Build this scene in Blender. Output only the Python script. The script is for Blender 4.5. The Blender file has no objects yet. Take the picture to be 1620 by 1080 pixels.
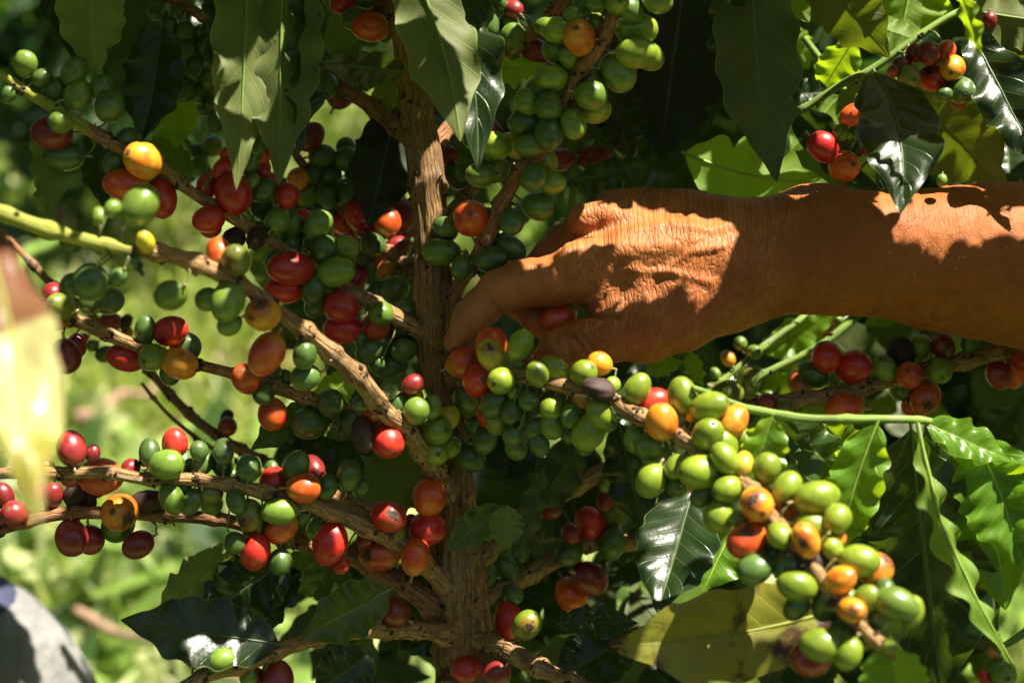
import bpy, math, random
import numpy as np
from mathutils import Vector, Matrix
from mathutils.bvhtree import BVHTree

R = math.radians
rng = np.random.default_rng(7)
random.seed(7)
S = bpy.context.scene
COL = S.collection

# ------------------------------------------------------------------ camera, sky, sun, exposure
PITCH = R(20)
CAM = Vector((0, 0, 1.45))
FPX = 2250.0                       # focal length in pixels of the 1620 px wide photograph (50 mm lens)
XR = Vector((1, 0, 0))
UP = Vector((0, math.sin(PITCH), math.cos(PITCH)))
FW = Vector((0, math.cos(PITCH), -math.sin(PITCH)))
cd = bpy.data.cameras.new('camera')
cam = bpy.data.objects.new('camera', cd); COL.objects.link(cam)
cam.location = CAM; cam.rotation_euler = (R(90) - PITCH, 0, 0)
cd.lens = 50; cd.sensor_width = 36; cd.clip_start = 0.02; cd.clip_end = 400
cd.dof.use_dof = True; cd.dof.focus_distance = 0.745; cd.dof.aperture_fstop = 5.2
S.camera = cam

SUNC = Vector((0.40, 0.85, 0.30)).normalized()        # right, up, towards the camera
SUN = (XR * SUNC.x + UP * SUNC.y - FW * SUNC.z).normalized()
w = bpy.data.worlds.new('World'); S.world = w; w.use_nodes = True
nt = w.node_tree
sk = nt.nodes.new('ShaderNodeTexSky'); sk.sky_type = 'NISHITA'; sk.sun_disc = False
sk.sun_elevation = math.asin(SUN.z); sk.sun_rotation = math.atan2(SUN.x, SUN.y)
bg = nt.nodes['Background']; bg.inputs['Strength'].default_value = 0.05
sk.ozone_density = 0.3; sk.dust_density = 2.5; sk.air_density = 0.8
nt.links.new(sk.outputs[0], bg.inputs['Color'])
sl = bpy.data.lights.new('sun', 'SUN'); sl.energy = 5.0; sl.angle = R(0.5); sl.color = (1.0, 0.925, 0.79)
so = bpy.data.objects.new('sun', sl); COL.objects.link(so)
so.rotation_euler = SUN.to_track_quat('Z', 'Y').to_euler(); so.location = (2, 0, 5)
S.view_settings.view_transform = 'Standard'; S.view_settings.look = 'None'
S.view_settings.exposure = 1.5; S.view_settings.gamma = 1.0; S.view_settings.use_curve_mapping = False
S.render.engine = 'CYCLES'
S.cycles.max_bounces = 7; S.cycles.diffuse_bounces = 3; S.cycles.glossy_bounces = 2
S.cycles.transmission_bounces = 3; S.cycles.transparent_max_bounces = 4
S.cycles.use_denoising = True; S.cycles.sample_clamp_indirect = 4
S.cycles.use_adaptive_sampling = True; S.cycles.adaptive_threshold = 0.02

def P(px, py, d):
    return CAM + XR * ((px - 810) / FPX * d) + UP * ((540 - py) / FPX * d) + FW * d
def proj(v):
    q = v - CAM; d = q.dot(FW)
    return 810 + q.x / d * FPX, 540 - q.dot(UP) / d * FPX, d

# ------------------------------------------------------------------ object helpers
WL = {}
def make(name, data, wloc, parent=None, **props):
    o = bpy.data.objects.new(name, data); COL.objects.link(o)
    wloc = Vector(wloc)
    WL[o.name] = wloc
    if parent is not None:
        o.parent = parent; o.location = wloc - WL[parent.name]
    else:
        o.location = wloc
    for k, v in props.items(): o[k] = v
    return o
def thing(name, label, cat, loc, group=None):
    o = make(name, None, loc); o['label'] = label; o['category'] = cat
    o.empty_display_size = 0.05
    if group: o['group'] = group
    return o
def mesh(name, V, F, mats, midx=None, smooth=True, uv=None):
    me = bpy.data.meshes.new(name)
    V = np.asarray(V, dtype=np.float32)
    if isinstance(F, np.ndarray):
        n, k = F.shape
        me.vertices.add(len(V)); me.vertices.foreach_set('co', V.ravel())
        me.loops.add(n * k); me.loops.foreach_set('vertex_index', F.astype(np.int32).ravel())
        me.polygons.add(n); me.polygons.foreach_set('loop_start', np.arange(0, n * k, k, dtype=np.int32))
        me.update(calc_edges=True)
    else:
        me.from_pydata(V.tolist(), [], F)
    for m in mats: me.materials.append(m)
    if midx is not None: me.polygons.foreach_set('material_index', np.asarray(midx, dtype=np.int32))
    me.polygons.foreach_set('use_smooth', np.full(len(me.polygons), smooth))
    if uv is not None:
        l = me.uv_layers.new(name='UVMap')
        vi = np.zeros(len(me.loops), dtype=np.int32); me.loops.foreach_get('vertex_index', vi)
        l.data.foreach_set('uv', np.asarray(uv, dtype=np.float32)[vi].ravel())
    me.update()
    return me
def gridfaces(nu, nv, wrap=False):
    """faces of a grid of nv rows of nu vertices"""
    a = np.arange(nu if wrap else nu - 1); b = (a + 1) % nu
    r = np.arange(nv - 1)[:, None] * nu
    return np.stack([(r + a), (r + b), (r + nu + b), (r + nu + a)], -1).reshape(-1, 4)

def vnoise(x, y, seed=0):
    """smooth value noise on arrays, -1..1"""
    xi = np.floor(x).astype(np.int64); yi = np.floor(y).astype(np.int64)
    fx = x - xi; fy = y - yi
    fx = fx * fx * (3 - 2 * fx); fy = fy * fy * (3 - 2 * fy)
    def h(a, b):
        n = (a * 374761393 + b * 668265263 + seed * 982451653) & 0x7fffffff
        n = ((n ^ (n >> 13)) * 1274126177) & 0x7fffffff
        n = (n ^ (n >> 16)) & 0xffff
        return n / 32767.5 - 1
    return (h(xi, yi) * (1 - fx) + h(xi + 1, yi) * fx) * (1 - fy) + (h(xi, yi + 1) * (1 - fx) + h(xi + 1, yi + 1) * fx) * fy

# ------------------------------------------------------------------ node helpers
class NT:
    def __init__(s, name):
        s.m = bpy.data.materials.new(name); s.m.use_nodes = True; s.t = s.m.node_tree
        s.b = s.t.nodes['Principled BSDF']; s.out = s.t.nodes['Material Output']
    def n(s, typ, ins=None, **kw):
        q = s.t.nodes.new(typ)
        for k, v in kw.items(): setattr(q, k, v)
        for k, v in (ins or {}).items(): s.set(q.inputs[k], v)
        return q
    def set(s, sock, v):
        if isinstance(v, bpy.types.NodeSocket): s.t.links.new(v, sock)
        elif isinstance(v, (tuple, list)) and len(v) == 3 and sock.type == 'RGBA': sock.default_value = (*v, 1)
        else: sock.default_value = v
    def math(s, op, a, b=0.0, c=None):
        q = s.n('ShaderNodeMath', operation=op); s.set(q.inputs[0], a); s.set(q.inputs[1], b)
        if c is not None: s.set(q.inputs[2], c)
        return q.outputs[0]
    def mix(s, f, a, b, bt='MIX'):
        q = s.n('ShaderNodeMix', data_type='RGBA', blend_type=bt)
        s.set(q.inputs[0], f); s.set(q.inputs[6], a); s.set(q.inputs[7], b); return q.outputs[2]
    def ramp(s, f, lo, hi):
        q = s.n('ShaderNodeMapRange', interpolation_type='SMOOTHSTEP'); s.set(q.inputs[0], f)
        q.inputs[1].default_value = lo; q.inputs[2].default_value = hi; return q.outputs[0]
    def noise(s, vec, scale, detail=3, rough=0.5, dist=0.0):
        q = s.n('ShaderNodeTexNoise'); s.set(q.inputs['Vector'], vec)
        q.inputs['Scale'].default_value = scale; q.inputs['Detail'].default_value = detail
        q.inputs['Roughness'].default_value = rough; q.inputs['Distortion'].default_value = dist
        return q.outputs['Fac']
    def voro(s, vec, scale, feature='F1'):
        q = s.n('ShaderNodeTexVoronoi', feature=feature); s.set(q.inputs['Vector'], vec); q.inputs['Scale'].default_value = scale
        return q.outputs['Distance']
    def mapping(s, vec, scale=(1, 1, 1), loc=None):
        q = s.n('ShaderNodeMapping'); s.set(q.inputs['Vector'], vec); q.inputs['Scale'].default_value = scale
        if loc is not None: s.set(q.inputs['Location'], loc)
        return q.outputs[0]
    def coord(s, which='Object'):
        return s.n('ShaderNodeTexCoord').outputs[which]
    def rnd(s):
        return s.n('ShaderNodeObjectInfo').outputs['Random']
    def bump(s, h, strength=0.3, dist=0.001, normal=None):
        q = s.n('ShaderNodeBump'); s.set(q.inputs['Height'], h); q.inputs['Strength'].default_value = strength
        q.inputs['Distance'].default_value = dist
        if normal is not None: s.set(q.inputs['Normal'], normal)
        return q.outputs[0]

# ------------------------------------------------------------------ materials
def mat_leaf(name, top, under, trans, rough=0.3, tr=0.35, stain=0.0, stain_col=(0.10, 0.035, 0.012), veincol=None, n=9, detail=True):
    t = NT(name)
    uvn = t.coord('UV'); sp = t.n('ShaderNodeSeparateXYZ'); t.set(sp.inputs[0], uvn)
    u = t.math('ABSOLUTE', t.math('MULTIPLY_ADD', sp.outputs[0], 2.0, -1.0)); v = sp.outputs[1]
    rnd = t.rnd()
    oc = t.coord('Object')
    rim = t.ramp(u, 0.955, 0.99)
    mid = t.ramp(u, 0.06, 0.025) if False else t.math('SUBTRACT', 1.0, t.ramp(u, 0.02, 0.055))
    f = t.math('FRACT', t.math('ADD', t.math('MULTIPLY', v, float(n)), t.math('MULTIPLY', u, -1.5)))
    d = t.math('ABSOLUTE', t.math('SUBTRACT', f, 0.5))
    lat = t.math('MULTIPLY', t.ramp(d, 0.455, 0.49), t.ramp(t.math('SUBTRACT', 1.0, u), 0.02, 0.2))
    vein = t.math('MAXIMUM', mid, t.math('MULTIPLY', lat, 0.55))
    blot = t.noise(oc, 45, 4, 0.6); fine = t.noise(oc, 400, 2, 0.6)
    geo = t.n('ShaderNodeNewGeometry').outputs['Backfacing']
    net = t.voro(oc, 420, 'DISTANCE_TO_EDGE')
    vc = veincol or tuple(min(1, c * 2.2 + 0.02) for c in under)
    shade = t.math('ADD', 0.62, t.math('ADD', t.math('MULTIPLY', blot, 0.5), t.math('MULTIPLY', rnd, 0.3)))
    def tint(c, vcol, amt):
        a = t.mix(t.math('MULTIPLY', vein, amt), c, vcol)
        q = t.n('ShaderNodeMix', data_type='RGBA', blend_type='MULTIPLY'); q.inputs[0].default_value = 1.0
        t.set(q.inputs[6], a); t.set(q.inputs[7], shade); return q.outputs[2]
    ct = tint(top, vc, 0.6); cu = tint(under, vc, 0.8)
    col = t.mix(geo, ct, cu)
    # small blemishes: rust spots and pale speck
    sp1 = t.math('MULTIPLY', t.math('SUBTRACT', 1.0, t.ramp(t.voro(t.mapping(oc, loc=None), 60), 0.05, 0.13)), t.ramp(t.noise(oc, 20, 2), 0.55, 0.62))
    col = t.mix(t.math('MULTIPLY', sp1, 0.75), col, (0.16, 0.07, 0.02))
    if stain > 0:
        sm = t.ramp(t.noise(oc, 22, 5, 0.65, 0.4), 0.62 - stain * 0.25, 0.68 - stain * 0.2)
        col = t.mix(sm, col, stain_col)
    if name == 'leaf_autumn':
        col = t.mix(t.math('MULTIPLY', t.ramp(t.noise(oc, 26, 3, 0.6), 0.46, 0.54), 0.9), col, (0.20, 0.19, 0.012))
        sm2 = t.math('MULTIPLY', t.math('SUBTRACT', 1.0, t.ramp(t.math('ADD', v, t.math('MULTIPLY', blot, 0.3)), 0.56, 0.62)), 0.9)
        col = t.mix(sm2, col, (0.13, 0.035, 0.02)); sm = t.math('MAXIMUM', sm, sm2)
    col = t.mix(t.math('MULTIPLY', rim, 0.6), col, vc)
    t.set(t.b.inputs['Base Color'], col)
    rr = t.math('ADD', rough, t.math('ADD', t.math('MULTIPLY', geo, 0.28), t.math('MULTIPLY', blot, 0.16)))
    t.set(t.b.inputs['Roughness'], rr)
    t.b.inputs['Specular IOR Level'].default_value = 0.5
    h = t.math('ADD', t.math('MULTIPLY', vein, -1.0), t.math('ADD', t.math('MULTIPLY', t.ramp(net, 0.0, 0.25), 0.05), t.math('MULTIPLY', blot, 0.9)))
    bmp = t.bump(h, 0.5, 0.0007)
    t.set(t.b.inputs['Normal'], bmp)
    tl = t.n('ShaderNodeBsdfTranslucent')
    tc = t.mix(t.math('MULTIPLY', vein, 0.6), trans, tuple(c * 0.5 for c in trans))
    if stain > 0: tc = t.mix(sm, tc, stain_col)
    q = t.n('ShaderNodeMix', data_type='RGBA', blend_type='MULTIPLY'); q.inputs[0].default_value = 1.0
    t.set(q.inputs[6], tc); t.set(q.inputs[7], shade)
    t.set(tl.inputs['Color'], q.outputs[2]); t.set(tl.inputs['Normal'], bmp)
    ms = t.n('ShaderNodeMixShader'); ms.inputs[0].default_value = tr
    t.t.links.new(t.b.outputs[0], ms.inputs[1]); t.t.links.new(tl.outputs[0], ms.inputs[2])
    t.t.links.new(ms.outputs[0], t.out.inputs[0])
    return t.m
LEAF = {
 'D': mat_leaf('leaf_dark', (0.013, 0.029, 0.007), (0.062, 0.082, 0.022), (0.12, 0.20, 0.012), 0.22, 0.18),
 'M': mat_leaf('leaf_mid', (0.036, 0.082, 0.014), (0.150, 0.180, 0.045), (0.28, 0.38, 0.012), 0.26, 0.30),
 'L': mat_leaf('leaf_light_sunlit', (0.110, 0.240, 0.014), (0.170, 0.290, 0.030), (0.52, 0.74, 0.015), 0.26, 0.45),  # light green, mostly for sunlit leaves; sunlight partly in the colour
 'Y': mat_leaf('leaf_yellowing', (0.25, 0.25, 0.028), (0.26, 0.25, 0.040), (0.60, 0.48, 0.03), 0.36, 0.35, 0.62, (0.07, 0.022, 0.010), veincol=(0.42, 0.34, 0.06)),
 'B': mat_leaf('leaf_scorched', (0.010, 0.016, 0.005), (0.028, 0.036, 0.012), (0.08, 0.10, 0.012), 0.4, 0.12, 0.35, (0.040, 0.016, 0.008)),
 'F': mat_leaf('leaf_autumn', (0.42, 0.39, 0.16), (0.30, 0.28, 0.10), (0.60, 0.50, 0.05), 0.25, 0.10, 0.62, (0.26, 0.06, 0.03), veincol=(0.5, 0.5, 0.2)),
}
def mat_bark(name, c1, c2, c3, scale=1.0, spec=0.25, bs=0.7):
    t = NT(name)
    uvn = t.coord('UV')             # u round the stem, v along it, both in metres
    vs = t.mapping(uvn, (1.0, 0.26, 1.0))
    oc = t.coord('Object')
    n1 = t.noise(vs, 420 * scale, 6, 0.7, 0.8); n2 = t.noise(oc, 60 * scale, 5, 0.65); n3 = t.noise(vs, 1300 * scale, 3, 0.6)
    cr = t.voro(t.mapping(uvn, (1.0, 0.10, 1.0)), 170 * scale, 'DISTANCE_TO_EDGE')
    crack = t.math('SUBTRACT', 1.0, t.ramp(cr, 0.0, 0.12))
    col = t.mix(t.ramp(n1, 0.35, 0.68), c1, c2)
    col = t.mix(t.math('MULTIPLY', t.ramp(n2, 0.52, 0.70), 0.75), col, c3)
    col = t.mix(t.math('MULTIPLY', t.math('MULTIPLY', crack, t.ramp(n2, 0.4, 0.6)), 0.55), col, (0.03, 0.017, 0.009))
    col = t.mix(t.math('MULTIPLY', t.ramp(t.noise(oc, 34, 5, 0.7), 0.56, 0.66), 0.45), col, (0.27, 0.26, 0.19))
    col = t.mix(t.math('MULTIPLY', t.ramp(t.noise(oc, 18, 3, 0.6), 0.5, 0.7), 0.5), col, tuple(c * 0.55 for c in c1))
    t.set(t.b.inputs['Base Color'], col)
    t.b.inputs['Roughness'].default_value = 0.78; t.b.inputs['Specular IOR Level'].default_value = spec
    h = t.math('ADD', t.math('MULTIPLY', n1, 1.0), t.math('ADD', t.math('MULTIPLY', n3, 0.4), t.math('MULTIPLY', crack, -0.6)))
    t.set(t.b.inputs['Normal'], t.bump(h, bs, 0.0016))
    return t.m
BARK = mat_bark('bark_trunk', (0.20, 0.095, 0.034), (0.52, 0.32, 0.135), (0.29, 0.135, 0.05), 1.6)
BARKB = mat_bark('bark_branch', (0.25, 0.125, 0.046), (0.60, 0.39, 0.18), (0.36, 0.18, 0.07), 1.8)
BARKR = mat_bark('bark_reddish', (0.23, 0.095, 0.040), (0.52, 0.27, 0.12), (0.28, 0.11, 0.05), 1.8)
GREENST = mat_bark('stem_green', (0.14, 0.24, 0.035), (0.22, 0.34, 0.05), (0.30, 0.38, 0.07), 0.6, 0.5, 0.12)
YELST = mat_bark('stem_yellow_green', (0.22, 0.24, 0.035), (0.40, 0.42, 0.05), (0.20, 0.13, 0.04), 0.5, 0.5, 0.2)
def simple(name, col, rough=0.8, noise=0.4, sc=200, bump=0.4, bd=0.001):
    t = NT(name); oc = t.coord('Object'); n = t.noise(oc, sc, 4, 0.65)
    t.set(t.b.inputs['Base Color'], t.mix(t.ramp(n, 0.3, 0.7), tuple(c * (1 - noise) for c in col), tuple(min(1, c * (1 + noise)) for c in col)))
    t.b.inputs['Roughness'].default_value = rough
    t.set(t.b.inputs['Normal'], t.bump(n, bump, bd)); return t.m
NODEM = simple('node_scales', (0.045, 0.022, 0.012), 0.85, 0.7, 700)
CALYX = simple('calyx_pale', (0.42, 0.34, 0.16), 0.7, 0.4, 600)
STALKM = simple('fruit_stalk', (0.16, 0.17, 0.05), 0.6, 0.5, 300)
PEEL = simple('peeling_bark', (0.50, 0.38, 0.20), 0.7, 0.35, 300)

CC = {  # main colour, second colour, blush amount
 'G': ((0.062, 0.122, 0.026), (0.095, 0.165, 0.032)),  # deep green of shaded fruit, shade partly in the colour
 'g': ((0.115, 0.200, 0.024), (0.170, 0.260, 0.030)),
 'l': ((0.170, 0.250, 0.018), (0.250, 0.330, 0.024)),  # paler green of sunlit fruit, sunlight partly in the colour
 'v': ((0.200, 0.220, 0.028), (0.150, 0.180, 0.026)),
 'Y': ((0.620, 0.440, 0.025), (0.450, 0.420, 0.03)),
 'o': ((0.780, 0.250, 0.014), (0.680, 0.320, 0.02)),
 'O': ((0.700, 0.075, 0.012), (0.720, 0.160, 0.014)),
 'R': ((0.620, 0.050, 0.018), (0.680, 0.150, 0.016)),
 'r': ((0.470, 0.010, 0.014), (0.620, 0.035, 0.020)),
 'm': ((0.200, 0.012, 0.018), (0.300, 0.030, 0.026)),
 'k': ((0.026, 0.014, 0.011), (0.060, 0.030, 0.022)),
}
NAVEL = {}
CH = {}
def mat_cherry(code, scab):
    c1, c2 = CC[code]
    t = NT('cherry_skin_%s%s' % (dict(G='deep_green', g='green', l='pale_sunlit_green', v='olive', Y='yellow', o='orange', O='red_orange', R='scarlet', r='red', m='maroon', k='dried')[code], '_scabbed' if scab else ''))
    oc = t.coord('Object'); rnd = t.rnd()
    cm = t.n('ShaderNodeCombineXYZ', {0: t.math('MULTIPLY', rnd, 37.0), 1: t.math('MULTIPLY', rnd, 91.0), 2: t.math('MULTIPLY', rnd, 13.0)})
    ad = t.n('ShaderNodeVectorMath', operation='ADD'); t.set(ad.inputs[0], oc); t.set(ad.inputs[1], cm.outputs[0]); v = ad.outputs[0]
    n1 = t.noise(v, 1.3, 3, 0.5); n2 = t.noise(t.mapping(v, (4, 4, 1)), 3.0, 3, 0.6); n3 = t.noise(v, 22, 2, 0.6)
    col = t.mix(t.ramp(n1, 0.35, 0.65), c1, c2)
    sx = t.n('ShaderNodeSeparateXYZ'); t.set(sx.inputs[0], oc)
    # fine longitudinal streaks and pale specks
    col = t.mix(t.math('MULTIPLY', t.ramp(n2, 0.5, 0.75), 0.35), col, tuple(min(1, c * 1.5 + 0.01) for c in c2))
    specks = t.math('SUBTRACT', 1.0, t.ramp(t.voro(v, 9.0), 0.04, 0.12))
    col = t.mix(t.math('MULTIPLY', specks, 0.35), col, (0.32, 0.26, 0.13) if code != 'k' else (0.1, 0.06, 0.04))
    if code in 'glGv':      # a few green ones carry a rusty smudge
        sm = t.math('MULTIPLY', t.ramp(t.noise(v, 2.0, 4, 0.7), 0.66, 0.76), 0.7); col = t.mix(sm, col, (0.17, 0.07, 0.02))
    if code in 'oORY':      # blush in random patches
        col = t.mix(t.math('MULTIPLY', t.ramp(t.noise(v, 0.9, 2), 0.45, 0.65), 0.6), col, (0.50, 0.040, 0.012) if code != 'Y' else (0.55, 0.5, 0.05))
        col = t.mix(t.math('MULTIPLY', t.ramp(sx.outputs[2], -0.5, -1.0), 0.5), col, (0.45, 0.30, 0.03))
    if code in 'rm':
        col = t.mix(t.math('MULTIPLY', t.ramp(t.noise(v, 0.8, 2), 0.5, 0.66), 0.5), col, (0.50, 0.07, 0.02) if code == 'r' else (0.20, 0.035, 0.012))
    br = t.math('ADD', 0.8, t.math('MULTIPLY', rnd, 0.4))
    q = t.n('ShaderNodeMix', data_type='RGBA', blend_type='MULTIPLY'); q.inputs[0].default_value = 1.0; t.set(q.inputs[6], col); t.set(q.inputs[7], br); col = q.outputs[2]
    rough = t.math('ADD', 0.27, t.math('MULTIPLY', n3, 0.16))
    h = t.math('MULTIPLY', n3, 0.35)
    if scab:
        g = t.n('ShaderNodeVectorMath', operation='DISTANCE'); t.set(g.inputs[0], oc); g.inputs[1].default_value = (0.75, 0.1, 0.45)
        dd = t.math('ADD', g.outputs['Value'], t.math('MULTIPLY', t.math('SUBTRACT', t.noise(v, 2.2, 5, 0.7), 0.5), 1.5))
        sc = t.math('SUBTRACT', 1.0, t.ramp(dd, 0.28, 0.42))
        ring = t.math('SUBTRACT', 1.0, t.ramp(dd, 0.4, 0.85))
        col = t.mix(t.math('MULTIPLY', ring, 0.6), col, (0.25, 0.05, 0.01))
        col = t.mix(sc, col, t.mix(t.ramp(t.noise(v, 6, 3), 0.4, 0.7), (0.02, 0.010, 0.008), (0.13, 0.07, 0.045)))
        rough = t.math('ADD', rough, t.math('MULTIPLY', sc, 0.3)); h = t.math('ADD', h, t.math('MULTIPLY', sc, -0.8))
    if code == 'k': rough = 0.62
    t.set(t.b.inputs['Base Color'], col); t.set(t.b.inputs['Roughness'], rough)
    t.set(t.b.inputs['Normal'], t.bump(h, 0.35 if code != 'k' else 0.9, 0.0006))
    if code != 'k':
        t.b.inputs['Coat Weight'].default_value = 0.35; t.b.inputs['Coat Roughness'].default_value = 0.16
        t.b.inputs['Subsurface Weight'].default_value = 0.12; t.b.inputs['Subsurface Radius'].default_value = (1, 0.5, 0.2); t.b.inputs['Subsurface Scale'].default_value = 0.0015
    return t.m
NAV = simple('cherry_navel', (0.17, 0.085, 0.035), 0.7, 0.5, 900)
NAVG = simple('cherry_navel_green', (0.085, 0.100, 0.035), 0.6, 0.5, 900)

# ------------------------------------------------------------------ geometry builders
def catmull(pts, step):
    """resample (x,y,z,r) control points in metres along a Catmull-Rom curve"""
    p = np.asarray(pts, float); p = np.vstack([2 * p[0] - p[1], p, 2 * p[-1] - p[-2]])
    out = []
    for i in range(1, len(p) - 2):
        L = np.linalg.norm(p[i + 1, :3] - p[i, :3]); n = max(2, int(L / step))
        t = np.linspace(0, 1, n, endpoint=False)[:, None]
        a, b, c, d = p[i - 1], p[i], p[i + 1], p[i + 2]
        out.append(0.5 * ((2 * b) + (-a + c) * t + (2 * a - 5 * b + 4 * c - d) * t ** 2 + (-a + 3 * b - 3 * c + d) * t ** 3))
    out.append(p[-2][None]); return np.vstack(out)
def frames(C):
    T = np.gradient(C, axis=0); T /= np.linalg.norm(T, axis=1)[:, None] + 1e-12
    ref = np.array([0.0, 1.0, 0.15]); A = np.cross(T, ref); A /= np.linalg.norm(A, axis=1)[:, None] + 1e-9
    B = np.cross(T, A); return T, A, B
def tube_geo(pts, nseg, step, rough=0.10, knots=(), seed=0, twist=0.0, flat=0.0):
    c = catmull(pts, step); C = c[:, :3]; r = np.clip(c[:, 3], 0.0004, None)
    T, A, B = frames(C)
    s = np.concatenate([[0], np.cumsum(np.linalg.norm(np.diff(C, axis=0), axis=1))])
    th = np.linspace(0, 2 * np.pi, nseg, endpoint=False)
    TH, SS = np.meshgrid(th, s)
    cx, cy = np.cos(TH + twist * SS), np.sin(TH + twist * SS)
    am = 0.6 + 0.4 * vnoise(SS * 55, cx * 1.5 + 7, seed + 9)
    k = 1 + rough * (0.5 * am * vnoise(cx * 3.2 + 40, cy * 3.2 + SS * 7, seed) + 0.35 * vnoise(cx * 7 + 9, cy * 7 + SS * 12, seed + 1)
                     + 0.25 * vnoise(cx * 2 + SS * 90, cy * 2, seed + 2)) + rough * 0.5 * vnoise(SS * 60, TH * 0, seed + 3)
    for ks, kr in knots: k += kr * np.exp(-((SS - ks) / 0.0035) ** 2) * (1 + 0.5 * vnoise(TH * 2, SS * 300, seed + 5))
    RR = r[:, None] * k
    V = C[:, None, :] + A[:, None, :] * (cx * RR)[..., None] + B[:, None, :] * (cy * RR)[..., None]
    uv = np.stack([TH * r.mean(), SS], -1).reshape(-1, 2)
    V = V.reshape(-1, 3); F = gridfaces(nseg, len(s), True)
    caps = np.vstack([C[0], C[-1]]); n0 = len(V); V = np.vstack([V, caps]); uv = np.vstack([uv, [[0, 0], [0, s[-1]]]])
    F = F.tolist(); m = (len(s) - 1) * nseg
    F += [[(i + 1) % nseg, i, n0] for i in range(nseg)] + [[m + i, m + (i + 1) % nseg, n0 + 1] for i in range(nseg)]
    return V, F, uv, c, s, (T, A, B)
class Acc:
    def __init__(s): s.V = []; s.F = []; s.M = []; s.UV = []; s.n = 0
    def add(s, V, F, m=0, uv=None):
        s.V.append(np.asarray(V, float)); s.F += [[i + s.n for i in f] for f in F]; s.M += [m] * len(F)
        s.UV.append(np.asarray(uv) if uv is not None else np.zeros((len(V), 2))); s.n += len(V)
    def build(s, name, mats, org, smooth=True):
        return mesh(name, np.vstack(s.V) - np.array(org)[None], s.F, mats, s.M, smooth, np.vstack(s.UV))
def spike(acc, p, d, L, r, m, n=5, bend=0.3):
    p = np.array(p); d = np.array(d) / (np.linalg.norm(d) + 1e-9)
    a = np.cross(d, [0.3, 0.8, 0.5]); a /= np.linalg.norm(a); b = np.cross(d, a)
    jit = a * random.uniform(-bend, bend) * L + b * random.uniform(-bend, bend) * L
    V = []
    for k, (tt, rr) in enumerate(((0, 1.0), (0.5, 0.8), (1.0, 0.25))):
        for i in range(n):
            an = 2 * math.pi * i / n; V.append(p + d * L * tt + jit * tt * tt + (a * math.cos(an) + b * math.sin(an)) * r * rr * random.uniform(0.75, 1.25))
    F = [[k * n + i, k * n + (i + 1) % n, (k + 1) * n + (i + 1) % n, (k + 1) * n + i] for k in range(2) for i in range(n)] + [[2 * n + i for i in range(n)]]
    acc.add(V, F, m)
def lump(acc, p, r, m, seed):
    """small irregular blob"""
    nu, nv = 8, 6; V = []
    rs = np.random.default_rng(seed); q = rs.uniform(0.6, 1.25, 3)
    for j in range(nv):
        ph = math.pi * j / (nv - 1)
        for i in range(nu):
            an = 2 * math.pi * i / nu; k = r * rs.uniform(0.8, 1.2)
            V.append([p[0] + k * q[0] * math.sin(ph) * math.cos(an), p[1] + k * q[1] * math.sin(ph) * math.sin(an), p[2] + k * q[2] * math.cos(ph)])
    acc.add(V, gridfaces(nu, nv, True).tolist(), m)

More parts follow.
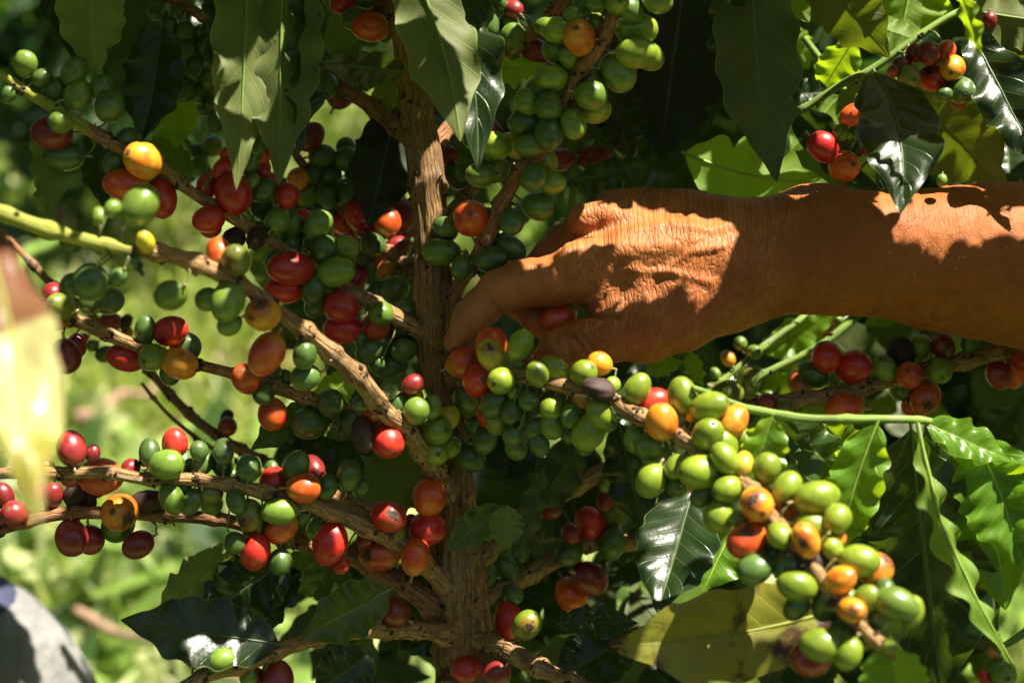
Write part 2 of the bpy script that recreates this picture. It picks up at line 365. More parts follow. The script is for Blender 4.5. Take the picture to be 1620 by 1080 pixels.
BR = {}      # branch name -> dict(obj, px array of (x,y,d,rpx))
def branch(key, tree, pts, mat=None, nodes=True, name='branch', nseg=18, rough=0.10, step=0.0016, end=None, label=None, clutter=1.0, peel=0, lit=False):
    """pts: (px, py, radius px, depth m)"""
    mat = mat or BARKB
    jr = random.Random(hash_(key)); pts = [(x + jr.uniform(-1.5, 1.5), y + jr.uniform(-1.5, 1.5), r * jr.uniform(.92, 1.08), d) for x, y, r, d in pts]
    W = [tuple(P(x, y, d)) + (r * d / FPX,) for x, y, r, d in pts]
    if end: W += end
    L = sum(math.dist(W[i][:3], W[i + 1][:3]) for i in range(len(W) - 1))
    kn = []
    if not nodes:
        s0 = 0.012
        while s0 < L: kn.append((s0, jr.uniform(0.10, 0.24))); s0 += jr.uniform(0.028, 0.05)
        clutter = 0.12
    if nodes:
        s0 = random.uniform(0.004, 0.012)
        while s0 < L: kn.append((s0, random.uniform(0.18, 0.34))); s0 += random.uniform(0.017, 0.026)
    sd = hash_(key)
    V, F, uv, c, s, (T, A, B) = tube_geo(W, nseg, step, rough, kn, sd)
    acc = Acc(); acc.add(V, F, 0, uv)
    for ks, kr in kn:
        i = int(np.searchsorted(s, ks)); i = min(i, len(c) - 1); r = c[i, 3]
        for q in range(int(random.randint(16, 26) * clutter)):
            an = random.uniform(0, 2 * math.pi); dv = A[i] * math.cos(an) + B[i] * math.sin(an)
            p = c[i, :3] + dv * r * 0.95 + T[i] * random.uniform(-0.003, 0.003)
            if random.random() < 0.82: lump(acc, p, random.uniform(0.0006, 0.0017), 1, q + int(ks * 1e5))
            else: spike(acc, p, dv + T[i] * random.uniform(-0.6, 0.6), random.uniform(0.0012, 0.0032), random.uniform(0.0005, 0.0009), 2 if random.random() < 0.25 else 1)
    for q in range(int(peel)):       # strips of peeling bark
        i = random.randint(2, len(c) - 14); an = random.uniform(0, 2 * math.pi); n_ = random.randint(5, 11)
        Vp = []; w_ = random.uniform(0.0006, 0.0018)
        for j in range(n_):
            k = min(i + j, len(c) - 1); dv = A[k] * math.cos(an) + B[k] * math.sin(an); sd_ = np.cross(T[k], dv)
            lift = c[k, 3] * (1.03 + 0.10 * (j / n_) ** 2 + (0.25 * random.random() if j == n_ - 1 else 0))
            for e in (-1, 1): Vp.append(c[k, :3] + dv * lift + sd_ * w_ * e * (1 - 0.5 * abs(j / n_ - 0.4)))
        acc.add(Vp, gridfaces(2, n_).tolist(), 3)
    org = Vector(c[-1, :3])
    me = acc.build(name, [mat, NODEM, CALYX, PEEL], org)
    o = make(name, me, org, tree)
    if label: o['label'] = label
    px = np.array([(*proj(Vector(q[:3])), q[3]) for q in c[::4]]); BR[key] = dict(o=o, px=px, c=c[::4])
    return o
def hash_(s): return sum((i + 1) * ord(ch) for i, ch in enumerate(s)) % 9973

# leaves ------------------------------------------------------------
def leaf_geo(B, T, w, face='T', roll=0.0, fold=0.25, curl=0.0, side=0.0, wave=0.05, waves=4, quilt=0.012, nu=17, nv=44, n=9, seed=0, petiole=0.04, tw=0.0):
    """B, T world points; w half width in metres; roll: degrees about the long axis from facing the camera"""
    B = np.array(B); T = np.array(T); L = np.linalg.norm(T - B); ax = (T - B) / L
    vw = np.array(CAM) - (B + T) / 2; nrm = vw - ax * vw.dot(ax); nrm /= np.linalg.norm(nrm)
    if face == 'U': nrm = -nrm
    sd = np.cross(nrm, ax)
    a = math.radians(roll)
    rs = np.random.default_rng(seed); p1, p2, p3 = rs.uniform(0, 6.28, 3)
    t = np.linspace(0, 1, nv); u = np.linspace(-1, 1, nu)
    tt = np.clip((t - petiole) / (1 - petiole), 0, 1)
    prof = np.sin(np.pi * tt ** 0.85) ** 0.68
    prof = prof * (1 - 0.55 * np.clip((tt - 0.72) / 0.28, 0, 1) ** 0.8) + 0.012
    prof[-1] = 0.006
    U, TT = np.meshgrid(u, t); PR = prof[:, None] * np.ones_like(U)
    for q_ in range(rs.integers(0, 4)):          # chewed notches in the margin
        pc_, sg_, dp_, wd_ = rs.uniform(.2, .9), rs.choice([-1, 1]), rs.uniform(.10, .34), rs.uniform(.010, .03)
        PR = PR * (1 - dp_ * np.exp(-((TT - pc_) / wd_) ** 2) * (U * sg_ > 0) * np.abs(U))
    edge = 1 + 0.06 * np.sin(TT * waves * 6.28 * 1.5 + p1 + U) * np.abs(U)
    X = U * w * PR * edge
    # out of plane: fold, longitudinal curl, margin waves, quilting between veins
    Z = np.abs(U) * w * PR * math.tan(min(fold, 1.2)) * (1 - 0.35 * np.abs(U))
    xs = np.cos(math.atan(math.tan(min(fold, 1.2)))); X = X * (0.35 + 0.65 * xs)
    Z = Z + wave * L * np.abs(U) ** 1.6 * PR * (np.sin(TT * waves * 6.28 + p1 + 1.3 * np.sign(U)) + 0.5 * np.sin(TT * waves * 9 + p2 * np.sign(U)) * 0.6)
    q = np.abs(np.sin(np.pi * (n * TT - 1.5 * np.abs(U) - 0.5))) ** 0.7
    Z = Z + quilt * L * q * (1 - np.abs(U) ** 3) * PR * (0.3 + np.abs(U))
    Z = Z + 0.012 * L * vnoise(U * 1.5 + seed, TT * 5, seed)
    ang = a + math.radians(tw) * (TT - 0.5)
    ca, sa = np.cos(ang), np.sin(ang)
    arc = L * 4 * TT * (1 - TT); cs = curl if face == 'T' else -curl; ss = side if face == 'T' else -side
    V = (B[None, None] + ax * (TT * L)[..., None] + sd * (X * ca - Z * sa + ss * arc)[..., None] + nrm * (X * sa + Z * ca + cs * arc)[..., None])
    uv = np.stack([(U + 1) / 2, TT], -1)
    F = gridfaces(nu, nv)[:, ::-1]      # front side = glossy upper surface
    return V.reshape(-1, 3), F, uv.reshape(-1, 2)
def midrib_geo(V, nu, nv, r0, below):
    """a thin raised rib that follows the centre line; below: direction pushed to the underside"""
    c = V.reshape(nv, nu, 3)[:, nu // 2]; c = c[::2]
    rr = np.linspace(r0, r0 * 0.2, len(c)); T, A, Bn = frames(c)
    th = np.linspace(0, 2 * np.pi, 6, endpoint=False)
    W = c[:, None] + (A[:, None] * np.cos(th)[None, :, None] + Bn[:, None] * np.sin(th)[None, :, None]) * rr[:, None, None]
    return W.reshape(-1, 3), gridfaces(6, len(c), True)
LEAFN = [0]
def leaf(tree, b, t, w, mat='D', face='T', label=None, name='leaf', **kw):
    """b, t = (px, py, depth); w = half width in photo px"""
    LEAFN[0] += 1
    dm = (b[2] + t[2]) / 2
    kw.setdefault('seed', LEAFN[0] * 7 + 3)
    nu, nv = kw.get('nu', 17), kw.get('nv', 44)
    Bp = P(*b); Tp = P(*t)
    V, F, uv = leaf_geo(Bp, Tp, w * 1.12 * dm / FPX, face, **kw)
    acc = Acc(); acc.add(V, F.tolist(), 0, uv)
    L = (Tp - Bp).length
    W, G = midrib_geo(V, nu, nv, min(0.0011, 0.010 * L), 0); acc.add(W, G.tolist(), 1)
    rib = {'D': STEM_D, 'M': GREENST, 'L': STEM_L, 'Y': YELST, 'B': STEM_D, 'F': YELST}[mat]
    me = acc.build(name, [LEAF[mat], rib], Bp)
    o = make(name, me, Bp, tree)
    if label: o['label'] = label
    return o
STEM_D = simple('midrib_dark', (0.07, 0.12, 0.035), 0.5, 0.2, 100)
STEM_L = simple('midrib_light', (0.30, 0.42, 0.08), 0.45, 0.2, 100)

# cherries ------------------------------------------------------------
def cherry_mesh(kind):
    """unit fruit, radius 1 across, long axis +z (apex with its ringed navel at +z, stalk at -z)"""
    rs = np.random.default_rng(kind + 50)
    el = (1.24, 1.14, 1.34, 1.10, 1.20, 1.30)[kind % 6]
    dried = kind >= 6
    th = [0.0, 0.055, 0.10, 0.14, 0.185, 0.225, 0.27]            # radii of the navel rings
    zz = [0.004, 0.012, 0.012, -0.012, -0.008, 0.008, 0.0]
    ring = [(r_, math.sqrt(1 - r_ * r_) * el + z_ - 0.02) for r_, z_ in zip(th, zz)]
    for k in range(1, 15):
        ph = math.asin(0.27) + (math.pi - 0.10 - math.asin(0.27)) * k / 14
        ring.append((math.sin(ph), math.cos(ph) * el))
    ring.append((0.09, -el - 0.02)); ring.append((0.085, -el - 0.25)); ring.append((0.11, -el - 0.42)); ring.append((0.0, -el - 0.42))
    ns = 24; V = []; 
    for j, (r_, z_) in enumerate(ring):
        for i in range(ns):
            an = 2 * math.pi * i / ns; k = 1.0
            z2 = z_
            if 7 <= j < len(ring) - 4:
                k = 1 + 0.022 * math.cos(2 * an + kind) - 0.030 * math.exp(-(math.sin(an) / 0.22) ** 2) * max(0, 1 - (z_ / el) ** 2)
                k *= 1 + 0.05 * (z_ / el) * (1 if kind % 2 else -1)
                if dried:
                    k *= 0.95 + 0.10 * math.sin(3 * an + z_ * 2 + kind) * math.sin(an * 5 + kind) + 0.05 * math.sin(9 * an + 4 * z_) + rs.uniform(-0.02, 0.02)
            V.append((r_ * k * math.cos(an), r_ * k * math.sin(an) * (0.96 if not dried else 0.82), z2))
    F = gridfaces(ns, len(ring), True)
    mi = np.zeros(len(F)); mi[:ns * 4] = 1; mi[ns * (len(ring) - 4):] = 2
    return V, F, mi
CM = []
def init_cherries():
    for k in range(8):
        V, F, mi = cherry_mesh(k); me = mesh('cherry', V, F, [NAVG, NAVG, CALYX], mi); CM.append(me)
CLABEL = {'l': 'pale sunlit green cherry', 'v': 'olive green cherry', 'Y': 'bright yellow cherry', 'o': 'orange cherry', 'O': 'orange red cherry',
          'R': 'scarlet cherry', 'r': 'ripe red cherry', 'm': 'dark maroon cherry', 'k': 'shrivelled black cherry'}
STALK = {}
PLACED = []       # (world pos, radius)
LITC = []         # lit cherries (px, py, r)
NC = [0]
def place_cherries(data, offx, offy, key, scale=1 / 3, dshift=0.0, spread=1.0):
    br = BR[key]; items = []
    for e in data.replace('\n', ' ').split(';'):
        q = e.split()
        if len(q) < 4: continue
        x, y, r = offx + float(q[0]) * scale, offy + float(q[1]) * scale, float(q[2]) * scale
        code = q[3]; lev = 2 if 'B' in code else (1 if 'b' in code else 0)
        items.append((lev, x, y, r, code, q[4] if len(q) > 4 else None))
    items.sort(key=lambda z: z[0])
    for lev, x, y, r, code, ori in items:
        NC[0] += 1
        rs = random.Random(NC[0] * 17 + 5)
        px = br['px']; dd = np.hypot(px[:, 0] - x, px[:, 1] - y); i = int(dd.argmin())
        bd = px[i, 2]; brp = px[i, 3] / bd * FPX; dist = dd[i]
        tot = brp + r; off = math.sqrt(max(0.0, tot * tot - dist * dist)) if dist < tot else 0.0
        d = bd + dshift + (off if lev else -off) / FPX * bd * (0.75 if not lev else 1.0)
        if lev == 2: d += 1.5 * r / FPX * bd
        for it in range(60):
            p = P(x, y, d); rw = r * d / FPX; hit = False
            for q_, rq in PLACED:
                if abs(q_.x - p.x) < 0.05 and (q_ - p).length < 0.85 * (rw + rq): hit = True; break
            if not hit: break
            d += 0.0015
        p = P(x, y, d); rw = r * d / FPX; PLACED.append((p, rw))
        bp = Vector(br['c'][i][:3])
        away = (p - bp).normalized()
        if ori and ori[0] == '*':
            a, b = [float(v) / 3 for v in ori[1:].split(',')]
            ux, uy = a / r, -b / r; l2 = min(0.96, ux * ux + uy * uy); 
            ax = XR * ux + UP * uy - FW * math.sqrt(1 - l2); long_ = 1.0
        elif ori and ori[0] == '@':
            an = math.radians(float(ori[1:])); ax = XR * math.cos(an) + UP * math.sin(an)
            if ax.dot(away) < 0: ax = -ax
            ax = ax - FW * rs.uniform(-0.15, 0.35); long_ = 0.92
        else:
            ax = away + Vector((rs.uniform(-.6, .6), rs.uniform(-.6, .6), rs.uniform(-.6, .6))) - FW * rs.uniform(-0.5, 0.35); long_ = 0.93
        ax.normalize()
        c0 = code[0]; scab = 's' in code[1:]
        k = rs.choice([6, 7]) if c0 == 'k' else rs.randrange(6)
        o = make('cherry', CM[k], p, br['o'])
        o.rotation_euler = (ax.to_track_quat('Z', 'Y').to_matrix() @ Matrix.Rotation(rs.uniform(0, 6.28), 3, 'Z')).to_euler()
        if scab:                     # turn the scabbed side to the front
            q1 = ax.to_track_quat('Z', 'Y').to_matrix(); best = max((((q1 @ Matrix.Rotation(a_ * 0.3, 3, 'Z')) @ Vector((0.9, 0, 0.3))).dot(-FW), a_) for a_ in range(21))[1]
            o.rotation_euler = (q1 @ Matrix.Rotation(best * 0.3 + rs.uniform(-0.5, 0.5), 3, 'Z')).to_euler()
        s = rw * long_ * 1.10; o.scale = (s * rs.uniform(0.97, 1.03), s * rs.uniform(0.97, 1.03), s * rs.uniform(0.96, 1.05))
        se = p - ax * s * 1.45; tv = bp - se; brw = br['c'][i][3]
        if tv.length > brw * 1.05 and tv.length < 0.05:
            e1 = bp - tv.normalized() * brw * 0.8; m1 = (se + e1) / 2 - ax * tv.length * 0.22
            q0, f0 = se + ax * s * 0.15, []
            tp = [tuple(v_) for v_ in (q0, se, m1, e1)]
            STALK.setdefault(key, []).append([tp[a_] + (0.0006 * (1.25 if a_ in (0, 3) else 0.9),) for a_ in range(4)])
        key2 = c0 + ('s' if scab else '')
        if key2 not in CH: CH[key2] = mat_cherry(c0, scab)
        o.material_slots[0].link = 'OBJECT'; o.material_slots[0].material = CH[key2]
        if c0 in 'oORrmYk': o.material_slots[1].link = 'OBJECT'; o.material_slots[1].material = NAV
        if c0 in CLABEL: o['label'] = CLABEL[c0] + (' with a dark scab' if scab else '')
        if c0 in 'lY' and scab: o['label'] = CLABEL[c0] + ' with a brown scab'
        if '!' in code or c0 in 'lY': LITC.append((x, y, r))
init_cherries()

# ------------------------------------------------------------------ the setting: ground
def ground_height(x, y):
    return 0.05 * vnoise(x * 0.5, y * 0.5, 3) + 0.02 * vnoise(x * 2.3, y * 2.3, 4) + np.maximum(0, y - 6) * 0.02
gx = np.concatenate([-np.geomspace(12, 300, 14)[::-1], np.linspace(-10, 10, 81), np.geomspace(12, 300, 14)])
gy = np.concatenate([-np.geomspace(4, 200, 10)[::-1], np.linspace(-2, 14, 81), np.geomspace(15, 300, 14)])
GX, GY = np.meshgrid(gx, gy)
GV = np.stack([GX, GY, ground_height(GX, GY)], -1).reshape(-1, 3)
t = NT('soil_and_moss'); oc = t.coord('Object')
n1 = t.noise(oc, 3, 5, 0.65); n2 = t.noise(oc, 25, 5, 0.7); n3 = t.noise(oc, 1.2, 3)
c_ = t.mix(t.ramp(n1, 0.4, 0.6), (0.09, 0.13, 0.025), (0.20, 0.24, 0.05)); c_ = t.mix(t.math('MULTIPLY', t.ramp(n2, 0.5, 0.7), 0.7), c_, (0.24, 0.17, 0.09))
t.set(t.b.inputs['Base Color'], c_); t.b.inputs['Roughness'].default_value = 0.95; t.set(t.b.inputs['Normal'], t.bump(n2, 0.8, 0.03))
o = make('ground', mesh('ground', GV, gridfaces(len(gx), len(gy)), [t.m]), (0, 0, 0)); o['kind'] = 'structure'

# grass and weeds behind the trees: uncountable blades
def blades(n, area, hmin, hmax, wmin, wmax, seed, lean=0.6, patch=None):
    rs = np.random.default_rng(seed)
    x = rs.uniform(area[0], area[1], n); y = area[2] + (area[3] - area[2]) * rs.random(n) ** 1.3
    x = x * (0.35 + 0.13 * y)
    if patch: 
        k = vnoise(x * 1.6, y * 1.6, seed) + 0.6 * vnoise(x * 5, y * 5, seed + 1) > patch; x, y = x[k], y[k]; n = len(x)
    z = ground_height(x, y); h = rs.uniform(hmin, hmax, n); a = rs.uniform(0, 6.283, n); wd = rs.uniform(wmin, wmax, n)
    ld = rs.uniform(0.1, lean, n) * h; la = rs.uniform(0, 6.283, n)
    dx, dy = np.cos(a) * wd, np.sin(a) * wd; lx, ly = np.cos(la) * ld, np.sin(la) * ld
    B = np.stack([x, y, z - 0.01], -1)
    V = np.stack([B + np.stack([dx, dy, 0 * x], -1), B - np.stack([dx, dy, 0 * x], -1),
                  B + np.stack([lx * .35 - dx, ly * .35 - dy, h * .6], -1), B + np.stack([lx * .35 + dx, ly * .35 + dy, h * .6], -1),
                  B + np.stack([lx + dx * .2, ly + dy * .2, h * (1 - 0.3 * ld / h)], -1), B + np.stack([lx - dx * .2, ly - dy * .2, h * (1 - 0.3 * ld / h)], -1)], 1)
    i = np.arange(n)[:, None] * 6
    F = np.concatenate([i + np.array([[0, 1, 2, 3]]), i + np.array([[3, 2, 5, 4]])])
    return V.reshape(-1, 3), F
def grassmat(name, c1, c2, c3, tr=(0.30, 0.45, 0.06)):
    t = NT(name); oc = t.coord('Object'); n1 = t.noise(oc, 2.2, 4, 0.6); n2 = t.noise(oc, 14, 4, 0.7); ri = t.n('ShaderNodeNewGeometry').outputs['Random Per Island']
    n1 = t.math('ADD', t.math('MULTIPLY', n1, 0.6), t.math('MULTIPLY', ri, 0.4)); n2 = t.math('ADD', t.math('MULTIPLY', n2, 0.7), t.math('MULTIPLY', t.math('FRACT', t.math('MULTIPLY', ri, 7.3)), 0.3))
    c = t.mix(t.ramp(n1, 0.42, 0.6), c1, c2); c = t.mix(t.ramp(n2, 0.5, 0.66), c, c3)
    t.set(t.b.inputs['Base Color'], c); t.b.inputs['Roughness'].default_value = 0.42
    tl = t.n('ShaderNodeBsdfTranslucent'); tl.inputs[0].default_value = (*tr, 1); ms = t.n('ShaderNodeMixShader'); ms.inputs[0].default_value = 0.35
    t.t.links.new(t.b.outputs[0], ms.inputs[1]); t.t.links.new(tl.outputs[0], ms.inputs[2]); t.t.links.new(ms.outputs[0], t.out.inputs[0]); return t.m
V, F = blades(52000, (-3.2, 3.2, 1.3, 13), 0.06, 0.26, 0.004, 0.012, 11)
o = make('grass', mesh('grass', V, F, [grassmat('grass_blades', (0.10, 0.17, 0.02), (0.38, 0.46, 0.08), (0.60, 0.58, 0.26), (0.42, 0.55, 0.08))], smooth=False), (0, 0, 0)); o['kind'] = 'stuff'
V, F = blades(12000, (-3.0, 3.0, 1.4, 12), 0.08, 0.36, 0.02, 0.06, 12, 1.6, -0.1)
o = make('weeds', mesh('weeds', V, F, [grassmat('weed_leaves', (0.02, 0.05, 0.01), (0.20, 0.32, 0.05), (0.50, 0.55, 0.24), (0.38, 0.52, 0.08))], smooth=False), (0, 0, 0)); o['kind'] = 'stuff'  # darkest weed green stands in for shaded gaps in the grass
V, F = blades(3800, (-3.0, 3.0, 1.4, 12), 0.02, 0.10, 0.02, 0.05, 13, 3.0, 0.0)
o = make('dry_leaves', mesh('dry_leaves', V, F, [grassmat('dry_litter', (0.36, 0.22, 0.12), (0.50, 0.36, 0.22), (0.20, 0.10, 0.06), (0.4, 0.25, 0.12))], smooth=False), (0, 0, 0)); o['kind'] = 'stuff'

# fallen sticks seen blurred between the branches
STICK = simple('dead_wood', (0.30, 0.19, 0.12), 0.8, 0.5, 40)
for (a, b, r, lab) in (((120, 655, 3.0), (260, 600, 3.3), 0.014, 'pale fallen stick on the lit grass behind the maroon cherries'),
                       ((120, 960, 2.1), (420, 1075, 1.9), 0.008, 'thin straw coloured stalk lying on the grass at the lower left'),
                       ((150, 840, 2.3), (245, 900, 2.2), 0.012, 'stout yellow green stalk on the grass under the hanging maroon cherries'),
                       ((-10, 460, 2.7), (95, 370, 3.0), 0.015, 'fallen pale stick on the grass behind the green tipped branch')):
    A_, B_ = P(*a), P(*b)
    pts = [tuple(A_.lerp(B_, k / 4) + Vector((0, 0, random.uniform(-.02, .02)))) + (r * (1 - 0.12 * k),) for k in range(5)]
    V, F, uv, c, s, fr = tube_geo(pts, 8, 0.02, 0.15, (), 5)
    me = mesh('fallen_stick', V - np.array(A_)[None], F, [STICK if 'green' not in lab else GREENST]); o = make('fallen_stick', me, A_, label=lab, category='stick')

# background shrubs, each a thing with trunk and crown
def crown_geo(n, c, rad, lsz, seed, sq=0.8):
    rs = np.random.default_rng(seed)
    d = rs.normal(size=(n, 3)); d /= np.linalg.norm(d, axis=1)[:, None]
    cl = rs.integers(0, 26, n); cc = rs.normal(size=(26, 3)); cc /= np.linalg.norm(cc, axis=1)[:, None]; cc *= rs.uniform(0.35, 0.8, 26)[:, None]
    p = cc[cl] + d * (rs.random(n) ** 0.5)[:, None] * 0.42
    p = p * np.array(rad)[None] + np.array(c)[None]
    a = rs.normal(size=(n, 3)); a[:, 2] -= 0.7; a /= np.linalg.norm(a, axis=1)[:, None]
    b = np.cross(a, rs.normal(size=(n, 3))); b /= np.linalg.norm(b, axis=1)[:, None]
    L = (lsz * rs.uniform(0.6, 1.3, n))[:, None]; W = L * 0.22; nn = np.cross(a, b) * L * 0.08
    V = np.stack([p, p + a * L * .5 + b * W + nn, p + a * L, p + a * L * .5 - b * W + nn, p + a * L * 0.5 - nn], 1)
    i = np.arange(n)[:, None] * 5
    F = np.concatenate([i + np.array([[0, 4, 1]]), i + np.array([[4, 2, 1]]), i + np.array([[0, 3, 4]]), i + np.array([[4, 3, 2]])])
    return V.reshape(-1, 3), F
def bgleafmat(name, c1, c2, tr, rough=0.3):
    t = NT(name); oc = t.coord('Object'); n1 = t.noise(oc, 5, 3, 0.6); col = t.mix(t.ramp(n1, 0.35, 0.65), c1, c2)
    t.set(t.b.inputs['Base Color'], col); t.b.inputs['Roughness'].default_value = rough
    tl = t.n('ShaderNodeBsdfTranslucent'); tl.inputs[0].default_value = (*tr, 1); ms = t.n('ShaderNodeMixShader'); ms.inputs[0].default_value = 0.28
    t.t.links.new(t.b.outputs[0], ms.inputs[1]); t.t.links.new(tl.outputs[0], ms.inputs[2]); t.t.links.new(ms.outputs[0], t.out.inputs[0]); return t.m
BGD = bgleafmat('far_leaf_dark', (0.020, 0.055, 0.016), (0.045, 0.10, 0.025), (0.12, 0.26, 0.02))
BGM = bgleafmat('far_leaf_mid', (0.05, 0.12, 0.025), (0.10, 0.20, 0.04), (0.22, 0.40, 0.03))
def shrub(px, dist, h, rad, n, mat, label, seed, lsz=0.13):
    x = (px - 810) / FPX * dist; y = dist; z = float(ground_height(np.array([x]), np.array([y]))[0])
    root = thing('coffee_shrub', label, 'shrub', (x, y, z), 'blurred shrubs behind the coffee tree')
    V, F, uv, c, s, fr = tube_geo([(x, y, z - 0.02, .03), (x + .03, y, z + h * .4, .024), (x, y + .03, z + h * .8, .012)], 8, 0.05, 0.2, (), seed)
    make('trunk', mesh('trunk', V - np.array([[x, y, z]]), F, [STICK]), (x, y, z), root)
    V, F = crown_geo(n, (0, 0, h * 0.55), (rad, rad, h * 0.5), lsz, seed)
    make('crown', mesh('crown', V, F, [mat], smooth=False), (x, y, z), root)['kind'] = 'stuff'
    return root
shrub(60, 4.6, 1.75, 0.75, 2600, BGD, 'dark blurred shrub in the upper left corner behind the drooping leaves', 21)
shrub(330, 6.4, 1.9, 0.8, 2200, BGM, 'mid green blurred shrub beyond the grass, seen left of the trunk', 22)
shrub(-330, 5.6, 2.0, 0.9, 2200, BGD, 'dark shrub standing farther left beyond the grass', 23)
shrub(700, 8.5, 2.4, 1.1, 2200, BGM, 'far green shrub beyond the trunk of the coffee tree', 24)
shrub(1180, 3.9, 1.9, 0.8, 3600, BGD, 'dark shrub right behind the fruiting branches under the hand', 25)
shrub(1500, 2.9, 1.5, 0.6, 3600, BGD, 'dark shrub with sunlit leaves at the right edge below the forearm', 26, 0.11)
shrub(1560, 3.6, 2.1, 0.75, 3600, BGM, 'green shrub behind the upper right leaves above the forearm', 27, 0.12)
shrub(1000, 6.2, 2.2, 1.0, 2400, BGD, 'dark shrub behind the knuckles of the hand', 28)
shrub(1950, 5.0, 2.2, 0.9, 2000, BGM, 'green shrub standing outside the row to the right', 29)

for k_, (sx_, sy_, h_, r_) in enumerate(((-2.4, -1.6, 2.5, 1.0), (-0.9, -2.2, 2.7, 1.0), (0.7, -2.0, 2.6, 1.0), (2.3, -1.7, 2.5, 1.0), (-2.8, 0.6, 2.3, .8), (3.1, 0.8, 2.3, .8))):  # unseen shrubs added behind and beside the camera to block sky light
    rt = shrub(810, 4, h_, r_, 3800, BGD, ('first added unseen shrub behind the camera, blocking sky light', 'second added unseen shrub behind the camera, blocking sky light', 'third added unseen shrub behind the camera, blocking sky light', 'last added unseen shrub behind the camera, blocking sky light',
         'added unseen shrub outside the frame to the left, blocking sky light', 'added unseen shrub outside the frame to the right, blocking sky light')[k_], 60 + k_, 0.15)
    rt['group'] = 'added unseen shrubs that block sky light'; rt.location = (sx_, sy_, 0); WL[rt.name] = Vector((sx_, sy_, 0))

# pale sack in the lower left corner, its shaded top coloured navy
sp_ = P(-32, 1170, 1.12); 
t = NT('sack_cloth'); oc = t.coord('Object'); n1 = t.noise(oc, 9, 4, 0.6); n2 = t.noise(t.mapping(oc, (1, 1, 0.35)), 14, 3, 0.6)
c_ = t.mix(t.ramp(n1, 0.4, 0.65), (0.19, 0.19, 0.185), (0.32, 0.315, 0.30)); c_ = t.mix(t.math('MULTIPLY', t.ramp(n2, 0.60, 0.70), 0.6), c_, (0.52, 0.34, 0.20))
t.set(t.b.inputs['Base Color'], c_); t.b.inputs['Roughness'].default_value = 0.9; t.set(t.b.inputs['Normal'], t.bump(t.math('ADD', n1, t.noise(oc, 60, 3)), 0.6, 0.01))
SACK = t.m; NAVY = simple('navy_shade', (0.035, 0.040, 0.085), 0.8, 0.3, 60)
sack = thing('cloth_sack', 'blurred rounded off-white cloth sack with its shaded top coloured navy, in the corner', 'sack', (sp_.x, sp_.y, 0))
def dome(r0, z0, z1, nz, ns, seed, off=0.0, prof=None):
    V = []
    for j in range(nz):
        f = j / (nz - 1); 
        for i in range(ns):
            an = 2 * math.pi * i / ns; rr = prof(f)
            V.append((rr * math.cos(an), rr * math.sin(an), z0 + (z1 - z0) * f))
    V = np.array(V); an = np.arctan2(V[:, 1], V[:, 0]); k = 1 + 0.035 * vnoise(an * 3, V[:, 2] * 5, seed) + 0.02 * vnoise(an * 7, V[:, 2] * 3, seed + 1)
    V[:, :2] *= k[:, None]; V[:, :2] *= (1 + off)
    return V, gridfaces(ns, nz, True)
H_ = sp_.z + 0.140
rad_ = lambda f: 0.101 * math.sqrt(max(0.0004, 1 - max(0, (f - 0.75) / 0.25) ** 2.6)) * (0.86 + 0.14 * min(1, f * 1.6))
V, F = dome(0, 0.0, H_, 60, 40, 4, 0, rad_); make('sack_body', mesh('sack_body', V, F, [SACK]), (sp_.x, sp_.y, 0), sack)
rad2 = lambda f: rad_(0.983 + 0.0165 * f) if f < 1 else 0.002
V, F = dome(0, H_ * 0.983, H_ * 1.003, 12, 40, 4, 0.02, rad2); make('sack_shaded_top', mesh('sack_shaded_top', V, F, [NAVY]), (sp_.x, sp_.y, 0), sack)  # navy cap added where the top of the sack is in shade

